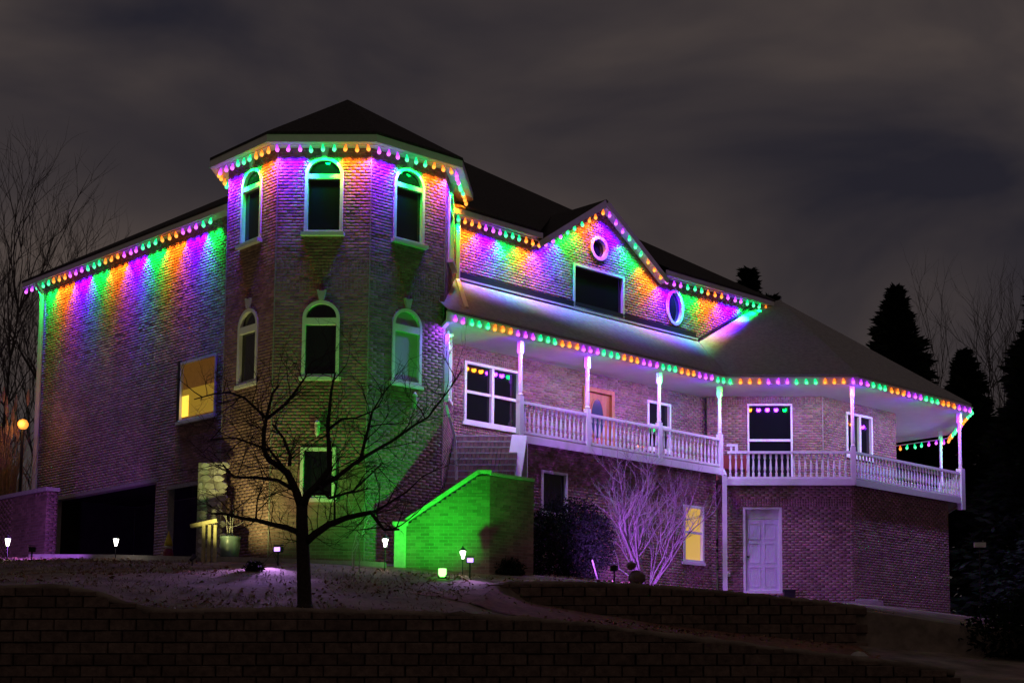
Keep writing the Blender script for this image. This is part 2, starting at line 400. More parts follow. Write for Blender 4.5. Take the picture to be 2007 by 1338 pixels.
fa = MB(); o1, o2 = octa(AP + .43, 12.985), octa(AP + .43, 13.19); i1, i2 = octa(AP + .40, 12.985), octa(AP + .40, 13.19)
fa.add(o1 + o2 + i1 + i2, [(i, (i+1) % 8, 8+(i+1) % 8, 8+i) for i in range(8)] + [(16+i, 24+i, 24+(i+1) % 8, 16+(i+1) % 8) for i in range(8)] + [(i, 16+i, 16+(i+1) % 8, (i+1) % 8) for i in range(8)] + [(8+i, 8+(i+1) % 8, 24+(i+1) % 8, 24+i) for i in range(8)])
fa.build('fascia', M['white'], troof)

# main block walls above the porch roof (street facade) with the gable
EZ = 12.48                                        # underside of the main eaves
GC, GH, GZ = 5.17, 2.24, 14.0                    # gable centre, half width at the eaves, apex
LEN = 12.3
def up_span(z):
    if z <= EZ: return [(0, LEN)]
    h = GH * (1 - (z - EZ) / (GZ - .02 - EZ)); return [(GC - h, GC + h)] if h > 0 else []
o_sq = Open(5.2, 2.02, 10.90, 12.16, 0)
class Round:
    def __init__(s, u, z, a, b): s.u, s.z, s.a, s.b = u, z, a, b
    def half(s, z): t = (z - s.z) / s.b; return s.a * math.sqrt(1 - t * t) if abs(t) < 1 else 0
    def outline(s, inset=0, n=28): return [(s.u + (s.a - inset) * math.cos(2*math.pi*i/n), s.z + (s.b - inset) * math.sin(2*math.pi*i/n)) for i in range(n)]
o_r, o_ov = Round(5.2, 12.78, .33, .33), Round(8.38, 11.68, .36, .52)
brick_wall('upper_wall', FM, 10.2, 14.0, with_openings(up_span, [o_sq, o_r, o_ov]), house, seed=5)
window(FM, o_sq, house, fw=.06, sill=.07, name='picture_window')
for o, nm in ((o_r, 'round_window'), (o_ov, 'oval_window')):
    w = MB().ring(FM, o.outline(-.02), o.outline(.07), -.12, .05).build(nm, M['white'], house)
    MB().prism(FM, o.outline(.04), -.09, -.07).build('pane', M['glass'], w)
# right end wall of the main block
FE = Fr(FM(LEN, 0, 0)[:2], D1[:2])
brick_wall('end_wall', FE, 9.0, 12.6, lambda z: [(0, 14.4)], house, seed=6)
# left facade
S_END = -10.05
g1, g2 = Open(-6.1, 5.5, 2.5, 5.93, 0), Open(-1.68, 2.06, 2.5, 5.66, 0)
ow = Open(-1.42, 1.75, 7.36, 8.95, 0)
brick_wall('left_wall', FL, 3.2, 12.55, with_openings(lambda z: [(S_END, 1.0)], [g1, g2, ow]), house, seed=7)
w = window(FL, ow, house, fw=.06, pane='amber', sill=.09, name='lit_window', label='window glowing amber over bright yellow light')
MB().fbox(FL, ow.u - .81, ow.u + .81, -.046, -.035, 7.49, 8.22).build('lit_lower_pane', M['amber2'], w)
MB().fbox(FL, ow.u - .80, ow.u - .50, -.033, -.02, 7.5, 8.05).build('lit_blind', M['yellow2'], w)
MB().fbox(FL, ow.u - .95, ow.u - .83, -.15, .05, 7.42, 9.0).build('shutter', M['dark'], w)
for o in (g1, g2):
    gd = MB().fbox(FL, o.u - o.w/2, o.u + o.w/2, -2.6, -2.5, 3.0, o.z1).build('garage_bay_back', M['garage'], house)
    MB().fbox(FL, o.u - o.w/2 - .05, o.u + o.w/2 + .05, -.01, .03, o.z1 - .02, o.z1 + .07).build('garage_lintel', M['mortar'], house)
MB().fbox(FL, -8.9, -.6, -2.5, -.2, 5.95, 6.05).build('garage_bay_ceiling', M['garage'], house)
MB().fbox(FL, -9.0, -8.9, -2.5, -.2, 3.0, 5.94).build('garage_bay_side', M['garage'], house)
brick_wall('back_left_wall', Fr(FL(S_END, 0, 0)[:2], D2[:2]), 3.4, 12.55, lambda z: [(-6, -.005)], house, seed=8)

# main hip roof
def eave_pt(sf, off_f, sl=None): return FM(sf, off_f, 0)
Q = FM(-4.11, 0, 0); OV = .38; RZ = 12.66
A_ = FM(-4.11 - OV, OV, RZ); B_ = FM(LEN + OV, OV, RZ); W_ = 14.3
C_ = B_ + D2 * (W_ + 2*OV); D_ = A_ + D2 * (W_ + 2*OV)
hw = W_ / 2 + OV; RH = RZ + 4.75
R1 = B_ - D1 * hw + D2 * hw; R2 = A_ + D1 * hw + D2 * hw
R1[2] = R2[2] = RH
roof = MB(); lo = [p - V(0, 0, .07) for p in (A_, B_, C_, D_)]
NL, NR = FM(GC - GH - .30, OV, RZ), FM(GC + GH + .30, OV, RZ); bk = (GZ + .10 - RZ) / ((RH - RZ) / hw); NC = FM(GC, OV - bk, GZ + .10)
roof.add([A_, B_, C_, D_, R1, R2] + lo + [NL, NC, NR, NL - V(0, 0, .07), NR - V(0, 0, .07)], [(0, 10, 11, 12, 1, 4, 5), (1, 2, 4), (2, 3, 5, 4), (3, 0, 5), (0, 6, 13, 10), (12, 14, 7, 1), (1, 7, 8, 2), (2, 8, 9, 3), (3, 9, 6, 0)])
mroof = roof.build('main_roof', M['shingle'], house)
def fascia_run(F, u0, u1, d, z0, z1, parent, t=.03, nm='fascia'): return MB().fbox(F, u0, u1, d - t, d, z0, z1).build(nm, M['white'], parent)
GL, GR = GC - GH - .22, GC + GH + .22
for a, b in ((-.7, GL), (GR, LEN + OV - .01)):
    fascia_run(FM, a, b, OV - .01, EZ - .03, RZ - .06, mroof); MB().fbox(FM, a, b, -.05, OV - .045, EZ, EZ + .03).build('soffit', M['white'], mroof)
fascia_run(FL, S_END - .75, .6, OV - .01, EZ - .03, RZ - .06, mroof)
MB().fbox(FL, S_END - .75, .6, -.05, OV - .045, EZ, EZ + .03).build('soffit', M['white'], mroof)
fascia_run(FE, -OV + .01, 14, OV - .01, EZ - .03, RZ - .06, mroof)
# gable roof
go = .34
def gp(u, d, z): return FM(u, d, z)
slope = (GZ - EZ) / GH
zl = lambda du: GZ + .12 - slope * du
gm = MB(); du = GH + .32
run = 3.4
for sg in (-1, 1):
    p = [gp(GC, go, zl(0)), gp(GC + sg*du, go, zl(du)), gp(GC + sg*du, -run + 1.4, zl(du)), gp(GC, -run, zl(0))]
    q = [x - V(0, 0, .08) for x in p]
    gm.add(p + q, [(0,1,2,3), (7,6,5,4), (0,4,5,1), (1,5,6,2), (2,6,7,3), (3,7,4,0)])
gr = gm.build('gable_roof', M['shingle'], house)
for sg in (-1, 1):
    a, b = gp(GC + sg*.02, go + .012, zl(0) - .11), gp(GC + sg*du, go + .012, zl(du) - .11)
    MB().bar(a, b, .03, .16, up=(0, 0, 1)).build('rake_board', M['white'], gr)
    a, b = gp(GC + sg*.05, go/2, zl(.05) - .12), gp(GC + sg*du, go/2, zl(du) - .12)
    MB().bar(a, b, go - .03, .02, up=(0, 0, 1)).build('rake_soffit', M['white'], gr)

# porch: wall, ceiling, roof
o1 = Open(1.28, 1.92, 7.22, 8.80, 0); od = Open(5.2, 1.22, 6.68, 8.78, 0); o2w = Open(7.68, 1.0, 7.35, 8.76, 0)
brick_wall('porch_wall', FM, 3.0, 9.3, with_openings(lambda z: [(-.02, 9.78)], [o1, od, o2w]), house, seed=9, soldier=((8.82, 9.02), (7.0, 7.16)))
window(FM, o1, house, fw=.07, mull=(1.28,), rail=8.02, sill=.06, name='double_window')
window(FM, o2w, house, fw=.07, rail=8.05, sill=.06)
fd = MB().ring(FM, od.outline(0), od.outline(.11), -.10, .05).build('front_door', M['wood'], house); fd['label'] = 'warm wooden front door with oval glass'
MB().fbox(FM, od.u - .5, od.u + .5, -.09, -.05, 6.69, 8.68).build('door_leaf', M['wood'], fd)
ovl = Round(od.u, 7.95, .24, .55); MB().prism(FM, ovl.outline(), -.055, -.035).build('oval_glass', M['oval'], fd)
MB().ring(FM, ovl.outline(-.04), ovl.outline(), -.055, -.028).build('glass_trim', M['wood'], fd)
# bay corner points
E1, E2 = V(2.55, 44.77, 0), V(6.30, 44.77, 0); E3 = E2 + D1 * 6.1; E4 = E3 + V(.1, 4.2, 0); E5 = E4 + V(-3.2, 3.3, 0)
K1, K2 = V(2.45, 45.10, 0), V(6.21, 45.10, 0); K3 = K2 + D1 * 5.83; K4 = K3 + V(.1, 4.1, 0)
B1, B2 = V(2.05, 46.6, 0), V(5.49, 46.6, 0); B3 = B2 + D1 * 3.82
FB = Fr(B1[:2], (0, -1)); FB2 = Fr(B2[:2], N1[:2]); FB3 = Fr(B3[:2], (1, 0))
obw = Open(3.92 - 2.05, 1.34, 6.60, 8.95, 0); obs = Open(1.83, 1.36, 7.55, 8.88, 0)
brick_wall('bay_wall', FB, 6.0, 9.3, with_openings(lambda z: [(0, B2[0] - B1[0])], [obw]), house, seed=10, soldier=((8.96, 9.16),))
brick_wall('bay_wall', FB2, 6.0, 9.3, with_openings(lambda z: [(0, 3.82)], [obs]), house, seed=11)
brick_wall('bay_wall', FB3, 6.0, 9.3, lambda z: [(0, 3.5)], house, seed=12)
window(FB, obw, house, fw=.055, rail=7.86, sill=0, name='tall_window')
window(FB2, obs, house, fw=.07, mull=(1.86,), sill=.06)
MB().bar((B2[0], B2[1] - .012, 6.3), (B2[0], B2[1] - .012, 9.16), .03, .03).build('corner_bead', M['mortar'], house)
PZ0, PZ1 = 9.20, 9.46                                # porch fascia
PS = -1.75                                            # where the porch eave meets the turret
P0 = FM(PS, 1.8, 0); P00 = FM(PS, 0, 0)
ce = MB(); poly = [FM(PS, 1.77, 9.18), E1 + V(0, .03, 9.18), E2 + V(0, .03, 9.18), E3 + V(-.03, .02, 9.18), E4 + V(-.03, 0, 9.18), E5 + V(0, 0, 9.18), B3 + V(-3, 6, 9.18), V(0, 50, 9.18), FM(-.4, -.5, 9.18)]
n = len(poly); ce.add(poly + [q + V(0, 0, .05) for q in poly], [tuple(range(n))[::-1], tuple(range(n, 2*n))] + [(i, (i+1) % n, (i+1) % n + n, i+n) for i in range(n)])
ce.build('porch_ceiling', M['ceiling'], house)
# porch roof planes
SL = .78
top = lambda q, z: V(q[0], q[1], z)
wallz = PZ1 + SL * 1.8
pk = V(4.46, 49.03, 12.74)
# valley meets facade where Y - 44.77 = 1.8
sv = ((44.77 + 1.8) - 39.72) / D1[1]
valley = FM(sv, 0, wallz); seam = FM(LEN, 0, 0); seam[2] = PZ1 + SL * (seam[1] - 44.77)
pr = MB()
pv = [top(P0, PZ1), top(E1, PZ1), valley, FM(PS, 0, wallz), FM(PS, -.3, wallz + .1)]
pr.add(pv, [(0, 1, 2, 3)])
MBp = pr
pv = [top(E1, PZ1), top(E2, PZ1), pk, seam + V(0, .05, 0), valley + V(.01, .05, .02)]
pr.add(pv, [(0, 1, 2, 3, 4)])
pv = [top(E2, PZ1), top(E3, PZ1), top(E4, PZ1), top(E5, PZ1), pk, pk + V(-2, 4, 0)]
pr.add(pv, [(0, 1, 4), (1, 2, 4), (2, 3, 5, 4)])
und = [top(P0, PZ1 - .05), top(E1, PZ1 - .05), top(E2, PZ1 - .05), top(E3, PZ1 - .05), top(E4, PZ1 - .05), top(E5, PZ1 - .05)]
ups = [top(q, PZ1) for q in (P0, E1, E2, E3, E4, E5)]
pr.add(und + ups, [(i, i+1, i+7, i+6) for i in range(5)])
proof = pr.build('porch_roof', M['porchroof'], house)
eave_path = [P0, E1, E2, E3, E4, E5]
for a, b in zip(eave_path[:-1], eave_path[1:]):
    Fx = Fr(a[:2], (norm(b - a)[1], -norm(b - a)[0])); L = np.linalg.norm(b - a)
    MB().fbox(Fx, 0, L, -.045, -.012, PZ0 - .02, PZ1 - .055).build('fascia', M['white'], proof)
# flashing strip where the brick meets the porch roof
MB().bar(FM(.05, .05, wallz + .02), FM(sv - .05, .05, wallz + .02), .06, .05).build('flashing', M['white'], proof)
MB().bar(FM(sv, .05, wallz + .04), FM(LEN, .05, seam[2] + .06), .05, .05).build('flashing', M['dark'], proof)
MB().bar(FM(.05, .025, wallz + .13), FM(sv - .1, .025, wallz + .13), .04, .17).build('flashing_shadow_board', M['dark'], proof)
MB().bar(FM(-.02, .1, wallz - .05), FM(-.9, 1.5, PZ1 + .2), .10, .12).build('end_trim', M['white'], proof)
MB().bar(FM(-.02, .12, wallz - .1), FM(-.02, .12, EZ), .09, .09).build('corner_trim', M['white'], house)

# decks
DZ1, DZ0 = 6.82, 6.62; BZ1, BZ0 = 6.52, 6.33
s0 = .9
Fd = Fr(FM(0, 1.5, 0)[:2], N1[:2]); sK = 8.79
dk = MB().fbox(FM, s0, sK + .1, -.05 + .06, 1.46, DZ0 + .02, DZ1).build('porch_deck', M['concrete'], house)
MB().fbox(FM, s0, sK + .05, 1.462, 1.50, DZ0 - .02, DZ1 - .03).build('deck_fascia', M['white'], dk)
bd = MB(); poly = [K1 + V(0, .04, 0), K2 + V(0, .04, 0), K3 + V(-.03, .03, 0), K4, K4 + V(-3, 3, 0), B1 + V(0, 3, 0), B1 + V(-.2, .2, 0)]
n = len(poly); bd.add([q + V(0, 0, BZ0 + .02) for q in poly] + [q + V(0, 0, BZ1) for q in poly], [tuple(range(n))[::-1], tuple(range(n, 2*n))] + [(i, (i+1) % n, (i+1) % n + n, i+n) for i in range(n)])
bdk = bd.build('bay_deck', M['concrete'], house)
FK1 = Fr(K1[:2], (0, -1)); FK2 = Fr(K2[:2], N1[:2]); FK3 = Fr(K3[:2], (1, 0))
LK1, LK2, LK3 = K2[0] - K1[0], 5.83, 4.1
for Fx, L in ((FK1, LK1), (FK2, LK2), (FK3, LK3)):
    MB().fbox(Fx, .0, L, -.035, .0, BZ0 - .02, BZ1 - .03).build('deck_fascia', M['white'], bdk)
# railings with a baluster each
bal = MB().lathe((0, 0, 0), [(.034, 0), (.034, .13), (.02, .15), (.036, .25), (.026, .45), (.019, .57), (.033, .6), (.033, .76)], 6).mesh('baluster', M['white'], smooth=False)
def railing(F, u0, u1, d, zb, zt, posts, sp=.155):
    r = MB(); r.fbox(F, u0, u1, d - .05, d + .05, zt - .07, zt); r.fbox(F, u0, u1, d - .035, d + .035, zb, zb + .06)
    ro = r.build('porch_railing', M['white'], house)
    n = int((u1 - u0) / sp); k = (zt - .07 - zb - .06) / .76
    for i in range(n):
        u = u0 + (i + .5) * (u1 - u0) / n
        if any(abs(u - p) < .09 for p in posts): continue
        place('baluster', bal, F(u, d, zb + .06), ro, F.rz, (1, 1, k))
    return ro
def post(F, u, d, z0, z1, zr, w=.14):
    p = MB(); p.fbox(F, u - w/2, u + w/2, d - w/2, d + w/2, z0, zr + .12)
    c = F(u, d, 0)
    p.lathe((c[0], c[1], 0), [(.05, zr + .12), (.066, zr + .16), (.05, zr + .2), (.058, zr + .28), (.05, zr + .75), (.05, z1 - .35), (.066, z1 - .32), (.05, z1 - .28)], 10)
    p.fbox(F, u - .06, u + .06, d - .06, d + .06, z1 - .30, z1)
    return p.build('porch_post', M['white'], house)
ps = (s0 + .07, 3.36, 6.15, sK - .06)
railing(FM, s0, sK, 1.42, DZ1 + .02, 7.66, ps)
for u in ps: post(FM, u, 1.42, DZ0 - .02, 9.18, 7.66)
railing(FK1, .12, LK1, -.07, BZ1 - .02, 7.30, (LK1,), .16); railing(FK2, .05, LK2, -.07, BZ1 - .02, 7.30, (0, LK2), .16); railing(FK3, 0, LK3, -.07, BZ1 - .02, 7.30, (0, LK3), .16)
post(FK1, LK1 - .03, -.08, BZ0, 9.18, 7.30); post(FK2, LK2 - .05, -.08, BZ0 - .2, 9.18, 7.30, .2); post(FK3, 3.2, -.08, BZ0, 9.18, 7.30, .2)
st = MB().fbox(FK1, .10, .42, -.10, -.02, 7.44, 7.50); st.fbox(FK1, .34, .42, -.10, -.02, 7.30, 7.44); st.fbox(FK1, .2, .26, -.09, -.03, 7.30, 7.44)
st.build('step_rail', M['white'], house)
# basement walls under the decks
FBm = Fr(FM(0, 1.36, 0)[:2], N1[:2])
obw1 = Open(2.22, .92, 4.9, 6.0, 0); oby = Open(7.62, .86, 4.02, 5.62, 0)
brick_wall('basement_wall', FBm, 2.6, 6.63, with_openings(lambda z: [(s0 + .12, 8.62)], [obw1, oby]), house, seed=13)
window(FBm, obw1, house, fw=.06, sill=.05); w = window(FBm, oby, house, fw=.07, pane='yellow', sill=.06, rail=4.86, name='lit_window', label='lower window glowing yellow')
FB0 = Fr((K1 + V(-.16, .14, 0))[:2], (0, -1)); obd = Open(1.27, 1.12, 3.22, 5.72, 0)
brick_wall('basement_wall', FB0, 2.4, 6.36, with_openings(lambda z: [(0, LK1 + .12)], [obd]), house, seed=14, soldier=((5.73, 5.93),))
FB1 = Fr(FB0(LK1 + .12, 0, 0)[:2], N1[:2])
brick_wall('basement_wall', FB1, 2.2, 6.36, lambda z: [(0, 5.0)], house, seed=15)
brick_wall('basement_wall', Fr(FB1(5.0, 0, 0)[:2], (1, 0)), 2.2, 6.36, lambda z: [(0, 5.0)], house, seed=16)
bdoor = MB().ring(FB0, obd.outline(0), obd.outline(.08), -.16, -.01).build('basement_door', M['white'], house); bdoor['label'] = 'pale panelled basement door'
leaf = MB().fbox(FB0, obd.u - .48, obd.u + .48, -.15, -.11, 3.3, 5.35).build('door_leaf', M['door'], bdoor)
MB().fbox(FB0, obd.u - .48, obd.u + .48, -.15, -.12, 5.36, 5.66).build('transom_panel', M['ceiling'], bdoor)
for r, (za, zb) in enumerate(((3.42, 4.0), (4.1, 4.68), (4.78, 5.25))):
    for sg in (-1, 1):
        c = obd.u + sg * .22; MB().ring(FB0, Open(c, .34, za, zb).outline(), Open(c, .34, za, zb).outline(.03), -.112, -.095).build('door_panel', M['door'], bdoor)
c = FB0(obd.u - .41, -.08, 4.28); MB().lathe(c, [(.0, -.03), (.03, -.02), (.035, 0), (.03, .02), (.0, .03)], 8).build('door_knob', M['dark'], bdoor)
MB().fbox(FB0, .55, 2.0, .0, .34, 3.0, 3.12).build('door_step', M['concrete'], house)
# concrete strip along the foot of the bay wall
MB().fbox(FB0, 2.1, 4.6, .3, .62, 2.62, 2.96).build('foundation_ledge', M['concrete'], house)
MB().fbox(FB0, 3.9, 4.5, .0, .3, 2.72, 3.05).build('foundation_ledge', M['concrete'], house)

# downspouts
def spout(pts, name='downspout', w=.085):
    m = MB()
    for a, b in zip(pts[:-1], pts[1:]): m.bar(a, b, w, w * .8)
    return m.build(name, M['white'], house)
spout([FL(S_END + .1, OV - .05, 12.45), FL(S_END + .05, .12, 12.15), FL(S_END + .05, .12, 4.0)], w=.11)
k = FM(8.62, 1.46, 0)
spout([k + V(.1, -.12, 6.7), k + V(.16, -.16, 6.55), k + V(.16, -.16, 3.2), k + V(.3, -.28, 3.1)], w=.13)
spout([FM(PS + .1, 1.72, 9.2), FM(PS + .25, 1.0, 8.9), FM(PS + .9, .2, 8.6), FM(PS + 1.1, .12, 8.4), FM(PS + 1.1, .12, 6.9)], w=.1)
spout([TF['E'](.15, .06, 9.2), TF['E'](-.95, .08, 8.9), TF['E'](-.95, .08, 7.3)], w=.1)
spout([TF['E'](-.98, .08, 7.2), TF['E'](-.98, .3, 6.4), TF['E'](-.98, .35, 5.4)], w=.06, name='pipe')

# ------------------------------------------------------------------ outdoor stair beside the turret
stair = thing('brick_stair', (-3.9, 36.5, 3.0), 'brick stair with sloping pale coping climbing beside the turret to the porch', 'stair')
FSa = Fr((-5.20, 35.60), (0, -1))
def wa(z):
    if z < 4.15: return [(0, 1.86)]
    return [((z - 4.12) / (5.22 - 4.12) * 1.62 + .05, 1.86)] if z < 5.22 else []
brick_wall('side_wall', FSa, 2.85, 5.2, wa, stair, thick=.24, seed=20, singles=lambda b: True)
MB().bar(FSa(-.02, -.12, 4.17), FSa(1.62, -.12, 5.29), .32, .09).build('coping', M['stone'], stair)
MB().fbox(FSa, 1.60, 1.9, -.28, .04, 5.24, 5.32).build('coping', M['stone'], stair)
MB().fbox(FSa, -.26, .0, -.30, .10, 2.85, 4.05).build('end_pier', M['stone'], stair)
MB().fbox(FSa, -.30, .04, -.34, .14, 4.05, 4.14).build('pier_cap', M['stone'], stair)
FSb = Fr(FSa(1.86, 0, 0)[:2], N1[:2])
brick_wall('side_wall', FSb, 2.85, 5.2, lambda z: [(0, 1.35)], stair, thick=.24, seed=21, singles=lambda b: b[2] > 3.0)
MB().fbox(FSb, .0, 1.35, -.28, .04, 5.204, 5.27).build('coping', M['stone'], stair)
for i in range(9):
    x = -5.35 + i * .2; MB().box((x, 35.9, 2.9), (x + .2, 36.9, 3.25 + i * .17)).build('step', M['tread'], stair)
MB().box((-3.5, 36.3, 2.9), (-2.85, 37.2, 4.75)).build('landing', M['tread'], stair)
MB().box((-4.6, 36.95, 2.9), (-3.55, 37.2, 4.75)).build('landing', M['tread'], stair)
nst = 11
for i in range(nst):
    y0 = 37.15 + i * .24; z1 = 4.78 + (i + 1) * (6.80 - 4.78) / nst; zr = z1 - .035
    w0, w1 = -4.60, -2.98 + .0 * i
    s_ = MB().box((w0, y0 - .025, zr), (w1, y0 + .30, z1)).build('tread', M['tread'], stair)
    Fr_ = Fr((w0, y0), (0, -1)); zb = z1 - (6.80 - 4.78) / nst
    b = MB(); x = 0; b2 = MB().box((w0, y0 + .006, zb), (w1, y0 + .1, zr)); b2.build('riser', M['mortar'], stair)
    while x < w1 - w0 - .05:
        place('brick', unit_mesh, Fr_(x + .05, .034, zb + .008), stair, 0, (.084, .04, zr - zb - .016)); x += .102
# landing block from stair to porch
MB().box((-4.62, 39.8, 3.0), (-3.2, 40.3, 6.8)).build('top_landing', M['tread'], stair)
# white board hanging at the deck end and the column under it
bq = FM(s0, 1.5, 0)
MB().bar((-2.95, 39.22, 6.72), (-3.05, 38.6, 5.55), .38, .09, up=(0, -1, .4)).build('stair_skirt_board', M['white'], house)
MB().box((bq[0] + .0, bq[1] - .08, 2.9), (bq[0] + .19, bq[1] + .12, 6.60)).build('deck_column', M['stone'], house)

# ------------------------------------------------------------------ light strings
bulb_prof = [(.012, .075), (.02, .06), (.026, .03), (.045, -.015), (.048, -.045), (.034, -.08), (.004, -.1)]
bulb_mesh = {k: MB().lathe((0, 0, 0), bulb_prof[::-1], 8).mesh('bulb', M['bulb' + k], smooth=True) for k in 'PGO'}
PW = dict(P=3.3, G=1.05, O=1.0)
def light_for(bulb, w, k, inward, power, size=125, tiltin=.35, pcol=None):
    ld = bpy.data.lights.new('bulb_glow', 'SPOT'); ld.energy = power * PW[k]; ld.color = pcol if (pcol and k == 'P') else BC[k]
    ld.spot_size = math.radians(size); ld.spot_blend = .75; ld.shadow_soft_size = .06
    lo_ = bpy.data.objects.new('bulb_glow', ld); link(lo_, bulb, w + V(0, 0, -.115))
    d = norm(V(0, 0, -1) + tiltin * inward)
    import mathutils
    lo_.rotation_euler = mathutils.Vector(d).to_track_quat('-Z', 'Y').to_euler()
def light_string(path, pattern, label, counts, power, inward, wire=True, phase=0, size=92, tilt=.9, pcol=None):
    """path: list of 3-D points; pattern cycles through colours in threes."""
    P = [V(*q) for q in path]; t = tag(link(bpy.data.objects.new('light_string', None), None, P[0]), label, 'string lights', None)
    wi = MB()
    for a, b in zip(P[:-1], P[1:]): wi.bar(a + V(0, 0, .095), b + V(0, 0, .095), .03, .035)
    wi.build('cable', M['white'], t)
    seq = []
    for a, b, inn, n in zip(P[:-1], P[1:], inward, counts):
        seq += [(a + (b - a) * (i + .5) / n, V(*inn)) for i in range(n)]
    for i, (q, inn) in enumerate(seq):
        k = 'PGO'[((i + phase) // 3) % 3]
        bu = place('bulb', bulb_mesh[k], q + rng.normal(0, .008, 3), t); bu.rotation_euler = (rng.normal(0, .13), rng.normal(0, .13), 0)
        light_for(t, q, k, inn, power * rng.uniform(.8, 1.2), size, tilt, pcol)
    return t
dz = -.09
oc = octa(AP + .26, 12.98 + dz)                       # eight corners, index 0 at 22.5 deg
tp = [oc[3], oc[4], oc[5], oc[6], oc[7], oc[0]]
inn = [norm(TC - (a + b) / 2 * V(1, 1, 0)) for a, b in zip(tp[:-1], tp[1:])]
light_string(tp, 'PGO', 'string of purple, green and orange bulbs under the round turret eave', [9] * 5, 66, inn, phase=0)
l0, l1 = FL(S_END - .85, OV - .13, EZ + dz - .02), FL(-.5, OV - .13, EZ + dz - .02)
light_string([l0, l1], 'PGO', 'straight string of coloured bulbs under the eave of the long left wall', [31], 96, [-N2], phase=1, size=98, tilt=.8)
gzp = lambda u: zl(abs(u - GC)) - .30
mp_ = [FM(-.25, OV - .13, EZ + dz), FM(GL + .05, OV - .09, EZ + dz - .1), FM(GC, OV - .04, GZ - .20), FM(GR - .05, OV - .09, EZ + dz - .1), FM(LEN + .25, OV - .13, EZ + dz)]
light_string(mp_, 'PGO', 'string of coloured bulbs under the upper eave, climbing over the pointed gable', [13, 9, 9, 16], 72, [-N1] * 4, phase=5, size=112, tilt=.68)
pp = [q + V(0, 0, z_) for q, z_ in zip((FM(PS + .1, 1.83, 0), E1 + V(-.02, -.04, 0), E2 + V(.0, -.04, 0), E3 + V(.03, -.02, 0), E4 + V(-.06, 0, 0), E5), (9.26, 9.26, 9.26, 9.24, 8.98, 8.98))]
inn = [norm((-(b - a)[1], (b - a)[0], 0)) for a, b in zip(pp[:-1], pp[1:])]
light_string(pp, 'PGO', 'long string of coloured bulbs along the lower porch eave', [40, 14, 20, 15, 15], 30, inn, phase=1, size=165, tilt=.55, pcol=(.24, .02, 1.0))

# ------------------------------------------------------------------ retaining walls
blk = MB(); blk.add([(-.5,0,0),(.5,0,0),(.5,1,0),(-.5,1,0),(-.47,-.08,.07),(.47,-.08,.07),(.47,-.08,.93),(-.47,-.08,.93),(-.5,0,1),(.5,0,1),(.5,1,1),(-.5,1,1)],
    [(0,4,5,1),(4,7,6,5),(7,8,9,6),(1,5,6,9),(0,8,7,4),(8,11,10,9),(0,1,2,3),(1,9,10,2),(3,11,8,0),(2,10,11,3)])
blk_mesh = blk.mesh('block', M['block'])
def retaining(name, label, pathf, x0, x1, topf, botf, rows_from, bh, bw, depth, cap=None):
    root = thing(name, (*pathf((x0 + x1) / 2), botf((x0 + x1) / 2)), label, 'retaining wall')
    co = MB(); xq = np.linspace(x0, x1, 40)
    for a, b in zip(xq[:-1], xq[1:]):
        (ax, ay), (bx_, by_) = pathf(a), pathf(b); ta, tb_ = topf(a) - .03, topf(b) - .03; lo_ = rows_from - .3
        co.add([(ax, ay + .1, lo_), (bx_, by_ + .1, lo_), (bx_, by_ + .1, tb_), (ax, ay + .1, ta), (ax, ay + .34, lo_), (bx_, by_ + .34, lo_), (bx_, by_ + .34, tb_), (ax, ay + .34, ta)], [(0,1,2,3),(3,2,6,7),(4,7,6,5)])
    co.build('core', M['ground'], root)
    lip = [(*pathf(a), topf(a)) for a in np.linspace(x0, x1, 90)]; lip = [(a, b + .06 + random.uniform(-.03, .03), c + random.uniform(-.012, .012)) for a, b, c in lip]
    MB().tube(lip, [random.uniform(.05, .085) for _ in lip], 7).build('turf_lip', M['ground'], root, smooth=True)
    cnt = 0; r = 0; z = rows_from
    while cnt < 300:
        x = x0 + (0 if r % 2 == 0 else bw / 2); any_ = False
        while x < x1:
            tz = topf(x)
            if z + .02 > botf(x) - bh and z + bh * .22 < tz:
                h = min(bh, tz - z); xx, yy = pathf(x); xb, yb = pathf(x + .1)
                place('block', blk_mesh, (xx, yy + random.uniform(-.03, .02), z + .004), root, math.atan2(yb - yy, xb - xx), (bw - random.uniform(.006, .03), depth, h - .008)); cnt += 1; any_ = True
            x += bw
        z += bh; r += 1
        if r > 16: break
    return root
lowp = lambda x: (x, 27.72 + .0 * x)
retaining('retaining_wall', 'long low block retaining wall across the foot of the lawn', lowp, -13.2, 5.5, lambda x: float(lw(x)) + .03, lambda x: float(np.interp(x, [-14, 4, 6], [.25, .25, .2])), .12, .2, .47, .32)
upx = lambda x: (x, 32.9 + .25 * math.exp(-(x + 2.9) * 1.6))
retaining('retaining_wall', 'short curved block retaining wall below the basement door', upx, -2.9, 4.7, lambda x: float(zup(x, 33.12)) + .04, lambda x: float(zbk(np.array(x))), .95, .19, .45, .26)
# strip of reddish mulch on the terrace between the two walls
xm = np.linspace(-4.4, 4.5, 50); ymA = np.linspace(0, 1, 9)
Xg, Tg = np.meshgrid(xm, ymA); lo_y = np.interp(Xg, [-4.4, -2.5, 4.5], [31.3, 29.4, 28.3]); hi_y = np.interp(Xg, [-4.4, -2.9, 4.5], [31.5, 32.7, 32.7]); Yg = lo_y + (hi_y - lo_y) * Tg
Zg = gz(Xg, Yg) + .012; nx = len(xm)
mm = MB(); mm.v = [tuple(q) for q in np.stack([Xg.ravel(), Yg.ravel(), Zg.ravel()], 1)]; mm.f = [(j*nx+i, j*nx+i+1, (j+1)*nx+i+1, (j+1)*nx+i) for j in range(8) for i in range(nx-1)]
mo = mm.build('path', M['mulch'], smooth=True); mo['kind'] = 'structure'
